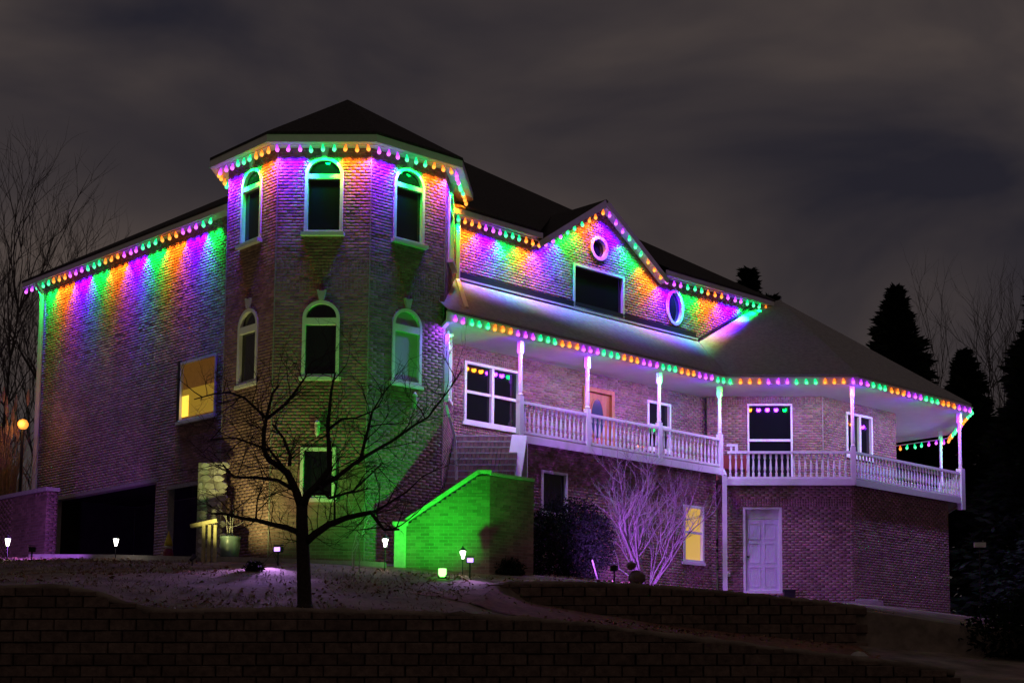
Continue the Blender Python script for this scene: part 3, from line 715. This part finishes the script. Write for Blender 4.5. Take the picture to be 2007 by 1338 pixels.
# brick garden wall at far left
gwl = thing('garden_wall', (-15.6, 41.6, 3.6), 'purple lit brick garden wall with flat cap at the far left', 'wall')
FG = Fr((-15.42, 41.2), N2[:2])
FGe = Fr(FG(.0, 0, 0)[:2], FG.U[:2]); brick_wall('wall_end', FGe, 3.2, 5.62, lambda z: [(.0, .3)], gwl, seed=31, thick=.1)
brick_wall('wall_face', FG, 3.2, 5.62, lambda z: [(-4.2, 0)], gwl, seed=30, thick=.3, singles=lambda b: b[0] > -2.0)
MB().fbox(FG, -4.2, .03, -.34, .05, 5.622, 5.72).build('cap', M['stone'], gwl)
# pale kerb along the top of the lawn
kb = MB()
kp = [(-15.4, 40.2), (-13, 39.6), (-10.6, 37.4), (-9.1, 35.85), (-8.6, 35.45), (-5.6, 35.2)]
for a, b in zip(kp[:-1], kp[1:]): kb.bar((*a, gzf(*a) + .05), (*b, gzf(*b) + .05), .16, .12)
tag(kb.build('kerb', M['concrete']), 'pale concrete kerb between lawn and house', 'kerb')

# ------------------------------------------------------------------ vegetation
def twigs(mb, p, d, L, r, depth, rnd, spread=.6, up=.12, n=3, sides=4):
    pts = [p]; q = p.copy(); dd = norm(d); k = 4
    for i in range(k):
        dd = norm(dd + V(rnd.normal(0, .16), rnd.normal(0, .16), rnd.normal(0, .12) + up * .3)); q = q + dd * L / k; pts.append(q)
    mb.tube(pts, [r * (1 - .7 * i / k) for i in range(k + 1)], sides, cap=False)
    if depth <= 0: return
    for j in range(n):
        t = rnd.uniform(.35, 1); i = min(int(t * k), k - 1); b = pts[i] + (pts[i+1] - pts[i]) * (t * k - i)
        nd = norm(dd + V(rnd.normal(0, spread), rnd.normal(0, spread), rnd.normal(up, spread * .7)))
        twigs(mb, b, nd, L * rnd.uniform(.5, .8), r * .55, depth - 1, rnd, spread, up, n, sides if depth > 2 else 3)
# lawn tree
tb = V(-6.02, 28.75, 0); tb[2] = gzf(tb[0], tb[1]) - .03
tree = thing('bare_tree', tb, 'small leafless dark tree with crooked spreading limbs on the front lawn', 'tree')
S_ = .00945
def tp_(pts, r0, r1, dy=(0, 0), mb=None, sides=7):
    n = len(pts); P = [tb + V((x - 600) * S_, dy[0] + (dy[1] - dy[0]) * i / max(1, n-1), (1195 - y) * S_) for i, (x, y) in enumerate(pts)]
    mb.tube(P, [r0 + (r1 - r0) * i / (n - 1) for i in range(n)], sides); return P
tk = MB(); tp_([(600, 1203), (600, 1190), (598, 1150), (596, 1110), (593, 1065), (591, 1030), (590, 995)], .14, .10, mb=tk, sides=10)
tk.lathe(tb + V(0, 0, -.05), [(.22, 0), (.17, .06), (.135, .16)], 10)
tk.build('trunk', M['bark'], tree, smooth=True)
limbs = [
 ([(596, 1068), (618, 1050), (645, 1033), (682, 1020), (728, 1011), (742, 1028), (757, 1046), (786, 1046)], .075, .02, (0, -.5)),
 ([(590, 1048), (560, 1036), (535, 1030), (500, 1020), (468, 1015), (432, 1005), (402, 1003)], .065, .018, (0, .5)),
 ([(590, 1000), (577, 965), (558, 928), (535, 912), (520, 903), (508, 880), (506, 850), (509, 818), (519, 767), (530, 750)], .085, .02, (0, .4)),
 ([(590, 1002), (600, 975), (622, 955), (645, 925), (643, 880), (641, 850), (647, 776), (655, 740)], .085, .018, (0, -.3)),
 ([(577, 965), (545, 947), (505, 944), (470, 946), (452, 925)], .045, .014, (0, -.6)),
 ([(509, 818), (494, 804), (460, 773), (428, 761), (398, 762), (355, 772)], .034, .01, (.35, .7)),
 ([(509, 818), (548, 790), (570, 764), (588, 742), (602, 712)], .034, .01, (.35, 0)),
 ([(562, 915), (562, 895), (548, 861), (525, 832)], .04, .022, (.1, .2)),
 ([(641, 850), (670, 832), (700, 832), (735, 821)], .03, .01, (-.2, -.6)),
 ([(612, 965), (655, 938), (698, 900), (710, 838), (715, 804), (734, 764)], .05, .012, (-.05, .5)),
 ([(690, 907), (712, 889), (755, 861), (798, 827), (822, 810), (862, 752), (880, 722)], .036, .009, (.2, .8)),
 ([(657, 1027), (658, 985), (668, 930)], .025, .008, (-.15, -.4)),
 ([(497, 1019), (495, 975), (503, 940)], .02, .007, (.2, .5)),
 ([(682, 1020), (735, 1005), (790, 965), (820, 930)], .03, .008, (-.2, .3)),
 ([(560, 930), (530, 890), (470, 870), (430, 878)], .034, .01, (.1, -.7)),
 ([(622, 955), (650, 985), (700, 975), (760, 925)], .034, .01, (-.1, -.9)),
]
rnd = np.random.default_rng(3); tips = []
for pts, r0, r1, dy in limbs:
    lb = MB(); P = tp_(pts, r0, r1, dy, lb, 6)
    for i in range(1, len(P)):
        for _ in range(3):
            b = P[i-1] + (P[i] - P[i-1]) * rnd.random(); d = norm(P[i] - P[i-1]) * .6 + V(rnd.normal(0, .7), rnd.normal(0, .7), rnd.normal(.35, .6))
            twigs(lb, b, d, rnd.uniform(.35, .9), rnd.uniform(.007, .014), 2, rnd, .65, .1, 3)
    lb.build('limb', M['bark'], tree, smooth=True)
# thin sapling near the wall
def stem_shrub(name, label, loc, n, h, spread, m, r=.02, depth=3, cat='shrub', seed=1, nb=3, lean=(0, 0)):
    rn = np.random.default_rng(seed); root = thing(name, loc, label, cat)
    for i in range(n):
        mb = MB(); a = rn.uniform(0, 6.28); s = spread * math.sqrt(rn.uniform(.15, 1))
        d = V(math.cos(a) * s + lean[0], math.sin(a) * s * .6 + lean[1], 1)
        base = V(*loc) + V(math.cos(a) * .12, math.sin(a) * .12, -.05)
        L = h * rn.uniform(.45, .62)
        twigs(mb, base, d, L, r * rn.uniform(.7, 1.2), depth, rn, .5, .25, nb)
        mb.build('stem', m, root, smooth=True)
    return root
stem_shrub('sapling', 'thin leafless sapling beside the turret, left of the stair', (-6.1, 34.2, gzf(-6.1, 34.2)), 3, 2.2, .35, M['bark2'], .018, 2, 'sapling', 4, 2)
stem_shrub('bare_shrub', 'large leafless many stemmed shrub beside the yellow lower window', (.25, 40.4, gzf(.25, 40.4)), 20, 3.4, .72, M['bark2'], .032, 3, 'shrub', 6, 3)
def leafball(name, label, c, rx, ry, rz, n, m, size, seed, cat='bush', stem=True, fuzz=.15):
    rn = np.random.default_rng(seed); root = thing(name, (c[0], c[1], gzf(c[0], c[1])), label, cat)
    u = rn.normal(size=(n, 3)); u /= np.linalg.norm(u, axis=1)[:, None]
    rad = rn.random(n) ** .38 * (1 + fuzz * np.sin(u[:, 0] * 5 + seed) * np.cos(u[:, 2] * 6 + u[:, 1] * 4)) + np.abs(rn.normal(0, fuzz * .5, n))
    p = V(*c) + u * rad[:, None] * V(rx, ry, rz); p[:, 2] = np.maximum(p[:, 2], gzf(c[0], c[1]) + .02)
    d1 = rn.normal(size=(n, 3)) + u * .8; d1 /= np.linalg.norm(d1, axis=1)[:, None]; d2 = np.cross(d1, rn.normal(size=(n, 3))); d2 /= np.linalg.norm(d2, axis=1)[:, None]
    s = size * rn.uniform(.6, 1.4, (n, 1))
    vs = np.stack([p - d1 * s, p + d2 * s * .35, p + d1 * s, p - d2 * s * .35], 1).reshape(-1, 3)
    mb = MB(); mb.v = [tuple(q) for q in vs]; mb.f = [(4*i, 4*i+1, 4*i+2, 4*i+3) for i in range(n)]
    f = mb.build('foliage', m, root); f['kind'] = 'stuff'
    if stem:
        s_ = MB(); b = V(c[0], c[1], gzf(c[0], c[1]) - .05)
        for i in range(5):
            a = 1.256 * i; twigs(s_, b, V(math.cos(a) * .5, math.sin(a) * .5, 1), rz * 1.0, .03, 2, rn)
        s_.build('stems', M['bark'], root)
    return root
leafball('evergreen_bush', 'big dark rounded evergreen bush under the porch left of the bare shrub', (-1.75, 39.3, 4.05), 1.15, 1.0, 1.05, 15000, M['leaf'], .045, 11)
leafball('low_shrub', 'small dark low shrub at the foot of the deck column', (-3.0, 36.0, 3.05), .42, .35, .3, 1500, M['leaf'], .05, 12)
leafball('low_shrub', 'tiny dark tuft on the lawn in front of the turret', (-8.1, 33.5, gzf(-8.1, 33.5) + .08), .2, .2, .14, 350, M['leaf'], .05, 13, stem=False)
leafball('low_shrub', 'dark shrub at the bottom right past the end of the walls', (8.3, 33.0, 1.5), 1.5, 1.2, .8, 4500, M['leaf'], .08, 14)
def conifer(x, y, h, r, label, seed, n=9500, base=.05, group=None):
    rn = np.random.default_rng(seed); z0 = gzf(x, y); root = thing('conifer_tree', (x, y, z0), label, 'tree', group)
    MB().tube([(x, y, z0 - .2), (x, y, z0 + h * .5), (x, y, z0 + h)], [r * .07 + .05, r * .05, .02], 7).build('trunk', M['bark'], root)
    t = rn.random(n) ** .75; lev = np.round(t * 26) / 26 + rn.normal(0, .008, n); a = np.round(rn.random(n) * 13) / 13 * 6.283 + lev * 40 + rn.normal(0, .09, n)
    rr = r * (1 - np.clip(lev, 0, 1)) ** .85 * (.75 + .35 * np.sin(a * 3 + lev * 31 + seed)) + .12
    q = rr * rn.random(n) ** .6
    p = np.stack([x + q * np.cos(a), y + q * np.sin(a), z0 + h * (base + (1 - base) * np.clip(lev, 0, 1)) - q * .28 + rn.normal(0, .05, n)], 1)
    out = np.stack([np.cos(a), np.sin(a), -.25 + .5 * lev], 1) + rn.normal(0, .25, (n, 3)); out /= np.linalg.norm(out, axis=1)[:, None]
    sd = np.cross(out, rn.normal(size=(n, 3))); sd /= np.linalg.norm(sd, axis=1)[:, None]
    s = (h * .022) * rn.uniform(.6, 1.5, (n, 1))
    vs = np.stack([p - out * s, p + sd * s * .3, p + out * s, p - sd * s * .3], 1).reshape(-1, 3)
    mb = MB(); mb.v = [tuple(v) for v in vs]; mb.f = [(4*i, 4*i+1, 4*i+2, 4*i+3) for i in range(n)]
    f = mb.build('crown', M['needle'], root); f['kind'] = 'stuff'; return root
conifer(11.6, 70, 15.6, 5.4, 'tall pointed dark conifer rising behind the right end of the porch roof', 21)
conifer(6.3, 74, 16.0, 2.0, 'conifer top just showing above the roof right of the last eave bulb', 22)
conifer(5.2, 73, 17.0, 1.6, 'leftmost small conifer top peeking over the roof ridge', 23)
conifer(14.0, 67, 12.2, 5.0, 'shorter dark conifer just right of the tall pointed one', 24)
conifer(15.6, 60, 13.8, 4.4, 'dark conifer second from the right edge', 25)
conifer(17.4, 56, 12.5, 4.8, 'dark conifer cut by the right edge of the picture', 26)
conifer(14.0, 56, 10.2, 4.0, 'low dark conifer right of the porch end', 27)
conifer(18.6, 66, 13.5, 5.0, 'broad dark conifer filling the gap between the far right trees', 29)
conifer(13.0, 48, 5.6, 2.9, 'lowest dark conifer beside the right basement corner', 28)
def bare_tree(x, y, h, label, seed, m='barkfar', r=.11, spread=.45):
    rn = np.random.default_rng(seed); z0 = gzf(x, y); root = thing('bare_tree', (x, y, z0), label, 'tree')
    tr = MB(); P = [V(x, y, z0 - .2)]; 
    for i in range(6): P.append(P[-1] + V(rn.normal(0, .12), rn.normal(0, .12), h * .75 / 6))
    tr.tube(P, [r * (1 - .75 * i / 6) for i in range(7)], 7); tr.build('trunk', M[m], root, smooth=True)
    cr = MB()
    for i in range(2, 7):
        for j in range(5):
            a = rn.uniform(0, 6.28); twigs(cr, P[i], V(math.cos(a) * .55, math.sin(a) * .55, 1.1), h * rn.uniform(.18, .34), r * .35, 3, rn, spread, .3, 3, 3)
    cr.build('crown', M[m], root); return root
bare_tree(-25.2, 62, 15.5, 'tall faint leafless tree at the left edge of the sky', 31)
bare_tree(-22.6, 60, 12.4, 'second faint leafless tree left of the house', 32)
bare_tree(-19.8, 64, 10.6, 'faint leafless tree just behind the left eave end', 33)
bare_tree(-24.0, 56, 11.0, 'low leafless tree behind the orange lamp', 34)
bare_tree(14.6, 78, 14.2, 'thin leafless tree right of the tall pointed conifer', 35)
bare_tree(17.0, 76, 14.6, 'thin leafless tree behind the right hand conifers', 36)
bare_tree(19.3, 80, 14.5, 'thin leafless tree at the far right of the sky', 37)
# dry reeds behind the garden wall
def reeds(x, y, label, seed, n=420, h=3.9):
    rn = np.random.default_rng(seed); z0 = gzf(x, y); root = thing('reed_clump', (x, y, z0), label, 'reeds')
    mb = MB()
    for i in range(n):
        a = rn.uniform(0, 6.28); s = rn.uniform(0, .34); b = V(x + rn.normal(0, .22), y + rn.normal(0, .22), z0); hh = h * rn.uniform(.55, 1.1)
        P = [b + V(math.cos(a) * s * t * t * hh * .8, math.sin(a) * s * t * t * hh * .8, hh * t - .25 * s * hh * t ** 3) for t in (0, .35, .7, 1)]
        mb.tube(P, [.014, .012, .01, .004], 3, cap=False)
    f = mb.build('stalks', M['reed'], root); f['kind'] = 'stuff'
    pl = MB()
    for i in range(34):
        a = rn.uniform(0, 6.28); b = V(x + math.cos(a) * rn.uniform(.1, .7), y + math.sin(a) * rn.uniform(.1, .7), z0 + h * rn.uniform(.85, 1.2))
        pl.lathe(b, [(.005, 0), (.04, .12), (.05, .28), (.025, .42), (.004, .52)], 5)
    pl.build('plumes', M['reed'], root)['kind'] = 'stuff'; return root
reeds(-18.4, 45.6, 'dry reed clump nearest the left house corner', 41)
reeds(-19.6, 46.2, 'dry reed clump beside the orange lamp', 42)
reeds(-20.8, 45.4, 'dry reed clump at the left picture edge', 43)
# short winter grass
n = 26000
gx = rng.uniform(-17, 5.5, n); gy = rng.uniform(28.15, 40.5, n)
keep = ~((gx > -3.4) & (gy < 33.3)) & ~((gy > 34.9) & (gx > -9.6) & (gx < -2.2)) & (np.sin(gx * 1.1 + np.sin(gy * .8) * 2) + np.sin(gy * 1.9 + gx * .5) + rng.normal(0, .8, n) > -.3)
gx, gy = gx[keep], gy[keep]; gzv = gz(gx, gy); n = len(gx); a = rng.uniform(0, 6.28, n); hh = rng.uniform(.02, .065, n); lx, ly = rng.normal(0, .04, n), rng.normal(0, .04, n)
vs = np.stack([np.stack([gx - .012*np.cos(a), gy - .012*np.sin(a), gzv - .01], 1), np.stack([gx + .012*np.cos(a), gy + .012*np.sin(a), gzv - .01], 1), np.stack([gx + lx, gy + ly, gzv + hh], 1)], 1).reshape(-1, 3)
mb = MB(); mb.v = [tuple(v) for v in vs]; mb.f = [(3*i, 3*i+1, 3*i+2) for i in range(n)]
tag(mb.build('grass', M['grass']), 'short dry winter grass on the front lawn', 'grass', kind='stuff')

# fallen leaves
n = 5500
fx_ = rng.uniform(-16, 4.6, n); fy_ = rng.uniform(28.3, 40, n); kp_ = ~((fy_ > 34.8) & (fx_ > -9.8) & (fx_ < -2)) & ~((fx_ > -2.9) & (np.abs(fy_ - 33) < .35)) & (np.sin(fx_ * .9 + 2 * np.sin(fy_ * .7)) + rng.normal(0, .7, n) > 0)
fx_, fy_ = fx_[kp_], fy_[kp_]; fz_ = gz(fx_, fy_) + .02; n = len(fx_); a = rng.uniform(0, 6.28, n); sc_ = rng.uniform(.025, .06, n); ti = rng.normal(0, .02, (4, n))
P_ = [np.stack([fx_ + sc_ * np.cos(a + k * 1.571) * (1, .55)[k % 2], fy_ + sc_ * np.sin(a + k * 1.571) * (1, .55)[k % 2], fz_ + ti[k]], 1) for k in range(4)]
mb = MB(); mb.v = [tuple(v) for v in np.stack(P_, 1).reshape(-1, 3)]; mb.f = [(4*i, 4*i+1, 4*i+2, 4*i+3) for i in range(n)]
tag(mb.build('leaf_litter', mat('fallen_leaf', (.26, .15, .09), .9, .15, .5, 5)), 'brown fallen leaves scattered over the lawn and terrace', 'leaves', kind='stuff')

# ------------------------------------------------------------------ lamps and garden things
def point(parent, w, col, e, r=.05):
    ld = bpy.data.lights.new('lamp_light', 'POINT'); ld.energy = e; ld.color = col; ld.shadow_soft_size = r
    link(bpy.data.objects.new('lamp_light', ld), parent, w)
def spot(parent, w, target, col, e, size, blend=.6, r=.05):
    import mathutils
    ld = bpy.data.lights.new('lamp_light', 'SPOT'); ld.energy = e; ld.color = col; ld.shadow_soft_size = r; ld.spot_size = math.radians(size); ld.spot_blend = blend
    o = bpy.data.objects.new('lamp_light', ld); link(o, parent, w)
    o.rotation_euler = mathutils.Vector(V(*target) - V(*w)).to_track_quat('-Z', 'Y').to_euler()
def path_lamp(x, y, h, label, e=24):
    z = gzf(x, y); t = thing('path_lamp', (x, y, z), label, 'garden lamp', 'white garden path lamps')
    MB().tube([(x, y, z - .1), (x, y, z + h)], .012, 6).build('stake', M['dark'], t)
    MB().lathe((x, y, z + h), [(.03, 0), (.065, .16), (.06, .17)], 8).build('lamp_glass', M['lamp'], t, smooth=True)
    MB().lathe((x, y, z + h + .172), [(.09, 0), (.06, .04), (.02, .08), (.008, .11)], 8).build('cap', M['dark'], t)
    m = MB()
    for k in range(4):
        a = .785 + 1.571 * k; m.bar((x + .035*math.cos(a), y + .035*math.sin(a), z + h), (x + .072*math.cos(a), y + .072*math.sin(a), z + h + .172), .01, .01)
    m.build('lantern_frame', M['dark'], t)
    point(t, (x, y, z + h + .09), (1, .92, .8), e, .06)
path_lamp(-12.72, 38.6, .34, 'lit lantern path lamp in front of the dark garage bay')
path_lamp(-15.12, 38.0, .34, 'lit lantern path lamp at the left picture edge', 20)
path_lamp(-5.52, 34.6, .52, 'lit lantern path lamp left of the stair end pier')
path_lamp(-3.82, 34.6, .38, 'lit lantern path lamp in front of the green lit stair wall')
def stake_light(x, y, h, label, target, col, e, size, lens):
    z = gzf(x, y); t = thing('stake_light', (x, y, z), label, 'garden light')
    MB().tube([(x, y, z - .1), (x, y, z + h)], .02, 6).build('stake', M['dark'], t)
    d = norm((V(*target) - V(x, y, z + h)) * V(1, 1, .4)); c = V(x, y, z + h + .05)
    MB().bar(c - d * .09, c + d * .07, .16, .12).build('lamp_head', M['dark'], t)
    MB().bar(c + d * .071, c + d * .08, .13, .09).build('lens', M[lens], t)
    MB().bar(c - d * .1 + V(0, 0, .09), c + d * .08 + V(0, 0, .09), .18, .015).build('solar_panel', M['dark'], t)
    spot(t, c + d * .13, target, col, e, size, .5)
PUR = (.46, .12, 1.0)
stake_light(-7.85, 34.6, .30, 'small purple stake light on the lawn below the turret', (-8.8, 28.5, 2.75), (.62, .30, 1.0), 270, 100, 'purple_l')
stake_light(-3.62, 34.2, .34, 'small blue purple stake light in front of the green stair wall', (-2.6, 28.5, 1.9), (.62, .30, 1.0), 60, 95, 'purple_l')
stake_light(-.55, 37.1, .28, 'low added purple fill light between the dark bush and the bare shrub', (1.0, 44.5, 6.6), PUR, 720, 104, 'purple_l')  # added fixture, washes the basement wall and deck purple
stake_light(-14.3, 37.4, .22, 'low added purple fill light facing the garden wall at the left', (-16.4, 42.2, 5.2), PUR, 280, 90, 'purple_l')  # made-up fixture, added for purple light on the garden and left walls
# green flood at the foot of the stair wall
gx_, gy_ = -4.15, 33.7; gz_ = gzf(gx_, gy_)
gf = thing('flood_light', (gx_, gy_, gz_), 'small green flood light glowing at the foot of the stair wall', 'flood light')
MB().box((gx_ - .09, gy_ - .02, gz_), (gx_ + .09, gy_ + .08, gz_ + .03)).build('base', M['dark'], gf)
MB().lathe((gx_, gy_, gz_ + .03), [(.05, 0), (.085, .06), (.085, .17), (.07, .175)], 12).build('lamp_head', M['green_l'], gf, smooth=True)
spot(gf, (gx_ - .02, gy_ + .06, gz_ + .26), (-5.6, 36.8, 7.6), (.0, 1, .02), 640, 125, 1.0)
# added warm fill at the foot of the turret, its fixture is made up
wx, wy = -9.75, 34.7; wz = gzf(wx, wy)
wf = thing('warm_fill_light', (wx, wy, wz), 'small added warm fill light aimed up the turret from the lawn', 'fill light')
MB().tube([(wx, wy, wz - .05), (wx, wy, wz + .12)], .015, 6).build('stake', M['dark'], wf)
MB().tube([(wx - .02, wy - .04, wz + .12), (wx + .03, wy + .06, wz + .22)], [.04, .06], 10).build('lamp_head', M['dark'], wf)
spot(wf, (wx + .06, wy + .1, wz + .28), (-8.3, 36.3, 6.2), (.92, .88, .28), 330, 105, .9)
# orange globe lamp
ox, oy = -17.62, 45.0; oz = 8.05; z0 = gzf(ox, oy)
ol = thing('globe_lamp', (ox, oy, z0), 'orange glowing globe lamp on a post among dry reeds', 'lamp')
MB().tube([(ox, oy, z0 - .1), (ox, oy, oz - .14)], .04, 8).build('post', M['dark'], ol)
MB().lathe((ox, oy, oz), [(.02, -.15), (.10, -.115), (.15, -.03), (.15, .04), (.10, .12), (.02, .15)], 12).build('globe', M['orange_l'], ol, smooth=True)
point(ol, (ox, oy - .25, oz), (1, .42, .10), 12, .15)
# garden figurine
fx, fy = -11.35, 38.3; fz = gzf(fx, fy); fg = thing('garden_figurine', (fx, fy, fz), 'small garden figurine with pointed yellow hat by the kerb', 'figurine')
MB().lathe((fx, fy, fz), [(.11, 0), (.14, .08), (.12, .2), (.09, .28)], 10).build('body', M['red'], fg, smooth=True)
MB().lathe((fx, fy, fz + .28), [(.06, 0), (.085, .05), (.06, .1)], 10).build('head', M['palestone'], fg, smooth=True)
MB().lathe((fx, fy, fz + .36), [(.11, 0), (.085, .1), (.04, .25), (.006, .36)], 10).build('hat', M['yel'], fg, smooth=True)
# planter, timber stand, stone pier
px_, py_ = -9.35, 36.3; pz_ = gzf(px_, py_)
pt = thing('planter', (px_, py_, pz_), 'grey green glazed pot with bare pale stems beside the turret', 'planter')
MB().lathe((px_, py_, pz_), [(.15, 0), (.21, .12), (.24, .35), (.22, .5), (.25, .53), (.25, .57), (.2, .57), (.19, .5)], 14).build('pot', M['pot'], pt, smooth=True)
for i in range(3):
    mb = MB(); twigs(mb, V(px_ + .05 * (i - 1), py_, pz_ + .5), V(.1 * (i - 1), 0, 1), .6, .02, 1, np.random.default_rng(50 + i)); mb.build('stem', M['bark2'], pt)
sx, sy = -9.85, 36.0; sz = gzf(sx, sy); sd_ = thing('timber_stand', (sx, sy, sz), 'low weathered timber stand with sloping top rail left of the pot', 'stand')
MB().bar((sx - .32, sy, sz + .82), (sx + .28, sy, sz + .95), .14, .08).build('top_rail', M['tan'], sd_)
for dx in (-.02, .11, .24): MB().bar((sx + dx, sy, sz - .03), (sx + dx, sy, sz + .85), .07, .07).build('leg', M['tan'], sd_)
pr_ = thing('stone_pier', (-10.0, 37.0, 3.3), 'rough pale stone pier at the left foot of the turret', 'pier')
rn = np.random.default_rng(77)
core = MB().box((-10.28, 36.85, 3.2), (-9.72, 37.35, 5.68)); core.build('core', M['mortar'], pr_)
stm = []
for v in range(4):
    s = MB(); k = 9; pts = [(.5 * math.cos(6.283*i/k) * rn.uniform(.82, 1), .5 * math.sin(6.283*i/k) * rn.uniform(.82, 1)) for i in range(k)]
    s.v = [(x, 0, z) for x, z in pts] + [(x * .8, -.9, z * .8) for x, z in pts]; s.f = [(i, (i+1) % k, (i+1) % k + k, i + k) for i in range(k)] + [tuple(range(k, 2*k))]
    stm.append(s.mesh('stone', M['palestone']))
z = 3.35
while z < 5.65:
    x = -10.27 + rn.uniform(0, .06); zr_ = rn.uniform(.1, .2)
    while x < -9.78:
        w_ = rn.uniform(.1, .3); o = place('stone', stm[rn.integers(4)], (x + w_/2, 36.86, z + rn.uniform(-.015, .015)), pr_, 0, (w_ + .03, rn.uniform(.02, .05), zr_ + .02)); x += w_
    z += zr_
# wall ornaments on the turret
def wall_ornament(F, u, z, label):
    c = F(u, .07, z); t = thing('wall_lantern', c, label, 'wall lantern')
    MB().lathe(c, [(.02, -.28), (.05, -.2), (.06, -.05), (.045, .02)], 8).build('glass_shade', M['palestone'], t, smooth=True)
    MB().lathe(c + V(0, 0, .02), [(.07, 0), (.05, .05), (.015, .1)], 8).build('cap', M['white'], t, smooth=True)
    MB().bar(F(u, 0.0, z + .08), F(u, .07, z + .1), .03, .03).build('bracket', M['dark'], t)
wall_ornament(TF['S'], -.02, 6.42, 'pale wall lantern above the lowest turret window')
wall_ornament(TF['SE'], .22, 7.25, 'pale wall lantern under the green lit turret window')
# small things by the basement
bx, by = -.12, 36.8; bz = gzf(bx, by)
og = thing('garden_ornament', (bx, by, bz), 'pale rounded stone ornament between dark bush and bare shrub', 'ornament')
MB().lathe((bx + .1, by, bz), [(.12, 0), (.2, .08), (.2, .2), (.1, .3), (.01, .32)], 10).build('body', M['block'], og, smooth=True)
MB().lathe((bx - .03, by, bz + .33), [(.05, 0), (.11, .06), (.11, .13), (.02, .2)], 10).build('head', M['block'], og, smooth=True)
sk = MB().tube([(-.95, 38.3, gzf(-.95, 38.3) - .05), (-1.1, 38.2, gzf(-1.1, 38.2) + .5)], .018, 6)
tag(sk.build('garden_stake', M['bark2']), 'thin pale leaning stake at the foot of the dark bush', 'stake')
q = FB0(1.98, .35, 2.98)
pb = thing('planter_box', q, 'black square planter box right of the basement door', 'planter')
MB().fbox(FB0, 1.84, 2.14, .2, .5, 2.98, 3.28).build('box', M['rubber'], pb); MB().fbox(FB0, 1.82, 2.16, .18, .52, 3.25, 3.30).build('rim', M['rubber'], pb)
q = FB0(1.3, .18, 3.12); tag(MB().fbox(FB0, .85, 1.75, .04, .32, 3.122, 3.145).build('doormat', M['dark']), 'dark doormat on the step at the basement door', 'doormat')
c = FB0(.28, .03, 3.78); tag(MB().fbox(FB0, .2, .34, .01, .1, 3.7, 3.84).lathe(FB0(.27, .1, 3.77), [(.03, -.05), (.05, 0), (.03, .05)], 8).build('hose_tap', M['white']), 'white tap box on the wall left of the basement door', 'tap')
c = V(4.0, 28.9, gzf(4.0, 28.9)); rk = MB().lathe(c, [(.16, 0), (.18, .05), (.1, .12), (.01, .14)], 7); tag(rk.build('rock', M['palestone']), 'single white rock at the bottom right beyond the wall end', 'rock')
c = V(-8.25, 28.35, gzf(-8.25, 28.35)); tag(MB().tube([c, c + V(.0, 0, .1)], [.03, .012], 6).build('marker_peg', M['white']), 'tiny white peg at the lawn edge left of the tree', 'peg')
c = V(8.9, 41.2, 4.2); mbx = MB().box(c - V(.15, .05, .06), c + V(.15, .05, .06)); mt = thing('yard_sign', (8.9, 41.2, gzf(8.9, 41.2)), 'small white plate on a thin stake in the dark at the right', 'sign')
mbx.build('plate', M['white'], mt); MB().tube([(8.9, 41.26, gzf(8.9, 41.2) - .1), (8.9, 41.26, 4.2)], .015, 6).build('stake', M['dark'], mt)
# candle lantern on the porch
u = 5.75; c = FM(u, 1.1, DZ1)
cl = thing('candle_lantern', c, 'small lantern with warm candle lights behind the porch railing', 'lantern')
MB().lathe(c, [(.12, 0), (.12, .03)], 8).build('base', M['dark'], cl)
for dx in (-.12, .0, .13):
    MB().lathe(FM(u + dx, 1.1, DZ1 + .03), [(.03, 0), (.03, .2)], 8).build('candle', M['white'], cl)
    MB().lathe(FM(u + dx, 1.1, DZ1 + .235), [(.012, 0), (.028, .04), (.004, .09)], 8).build('flame', M['orange_l'], cl, smooth=True)
# red bench behind the bay railing
rb = thing('porch_bench', FB(.75, .55, BZ1), 'red porch bench behind the railing left of the tall bay window', 'bench')
MB().fbox(FB, .2, 1.15, .3, .7, BZ1 + .38, BZ1 + .43).build('seat', M['red'], rb); MB().fbox(FB, .2, 1.15, .26, .30, BZ1 + .45, BZ1 + .85).build('backrest', M['red'], rb)
for a in (.24, 1.11):
    for d in (.32, .66): MB().fbox(FB, a - .03, a + .03, d - .03, d + .03, BZ1, BZ1 + .38).build('leg', M['red'], rb)
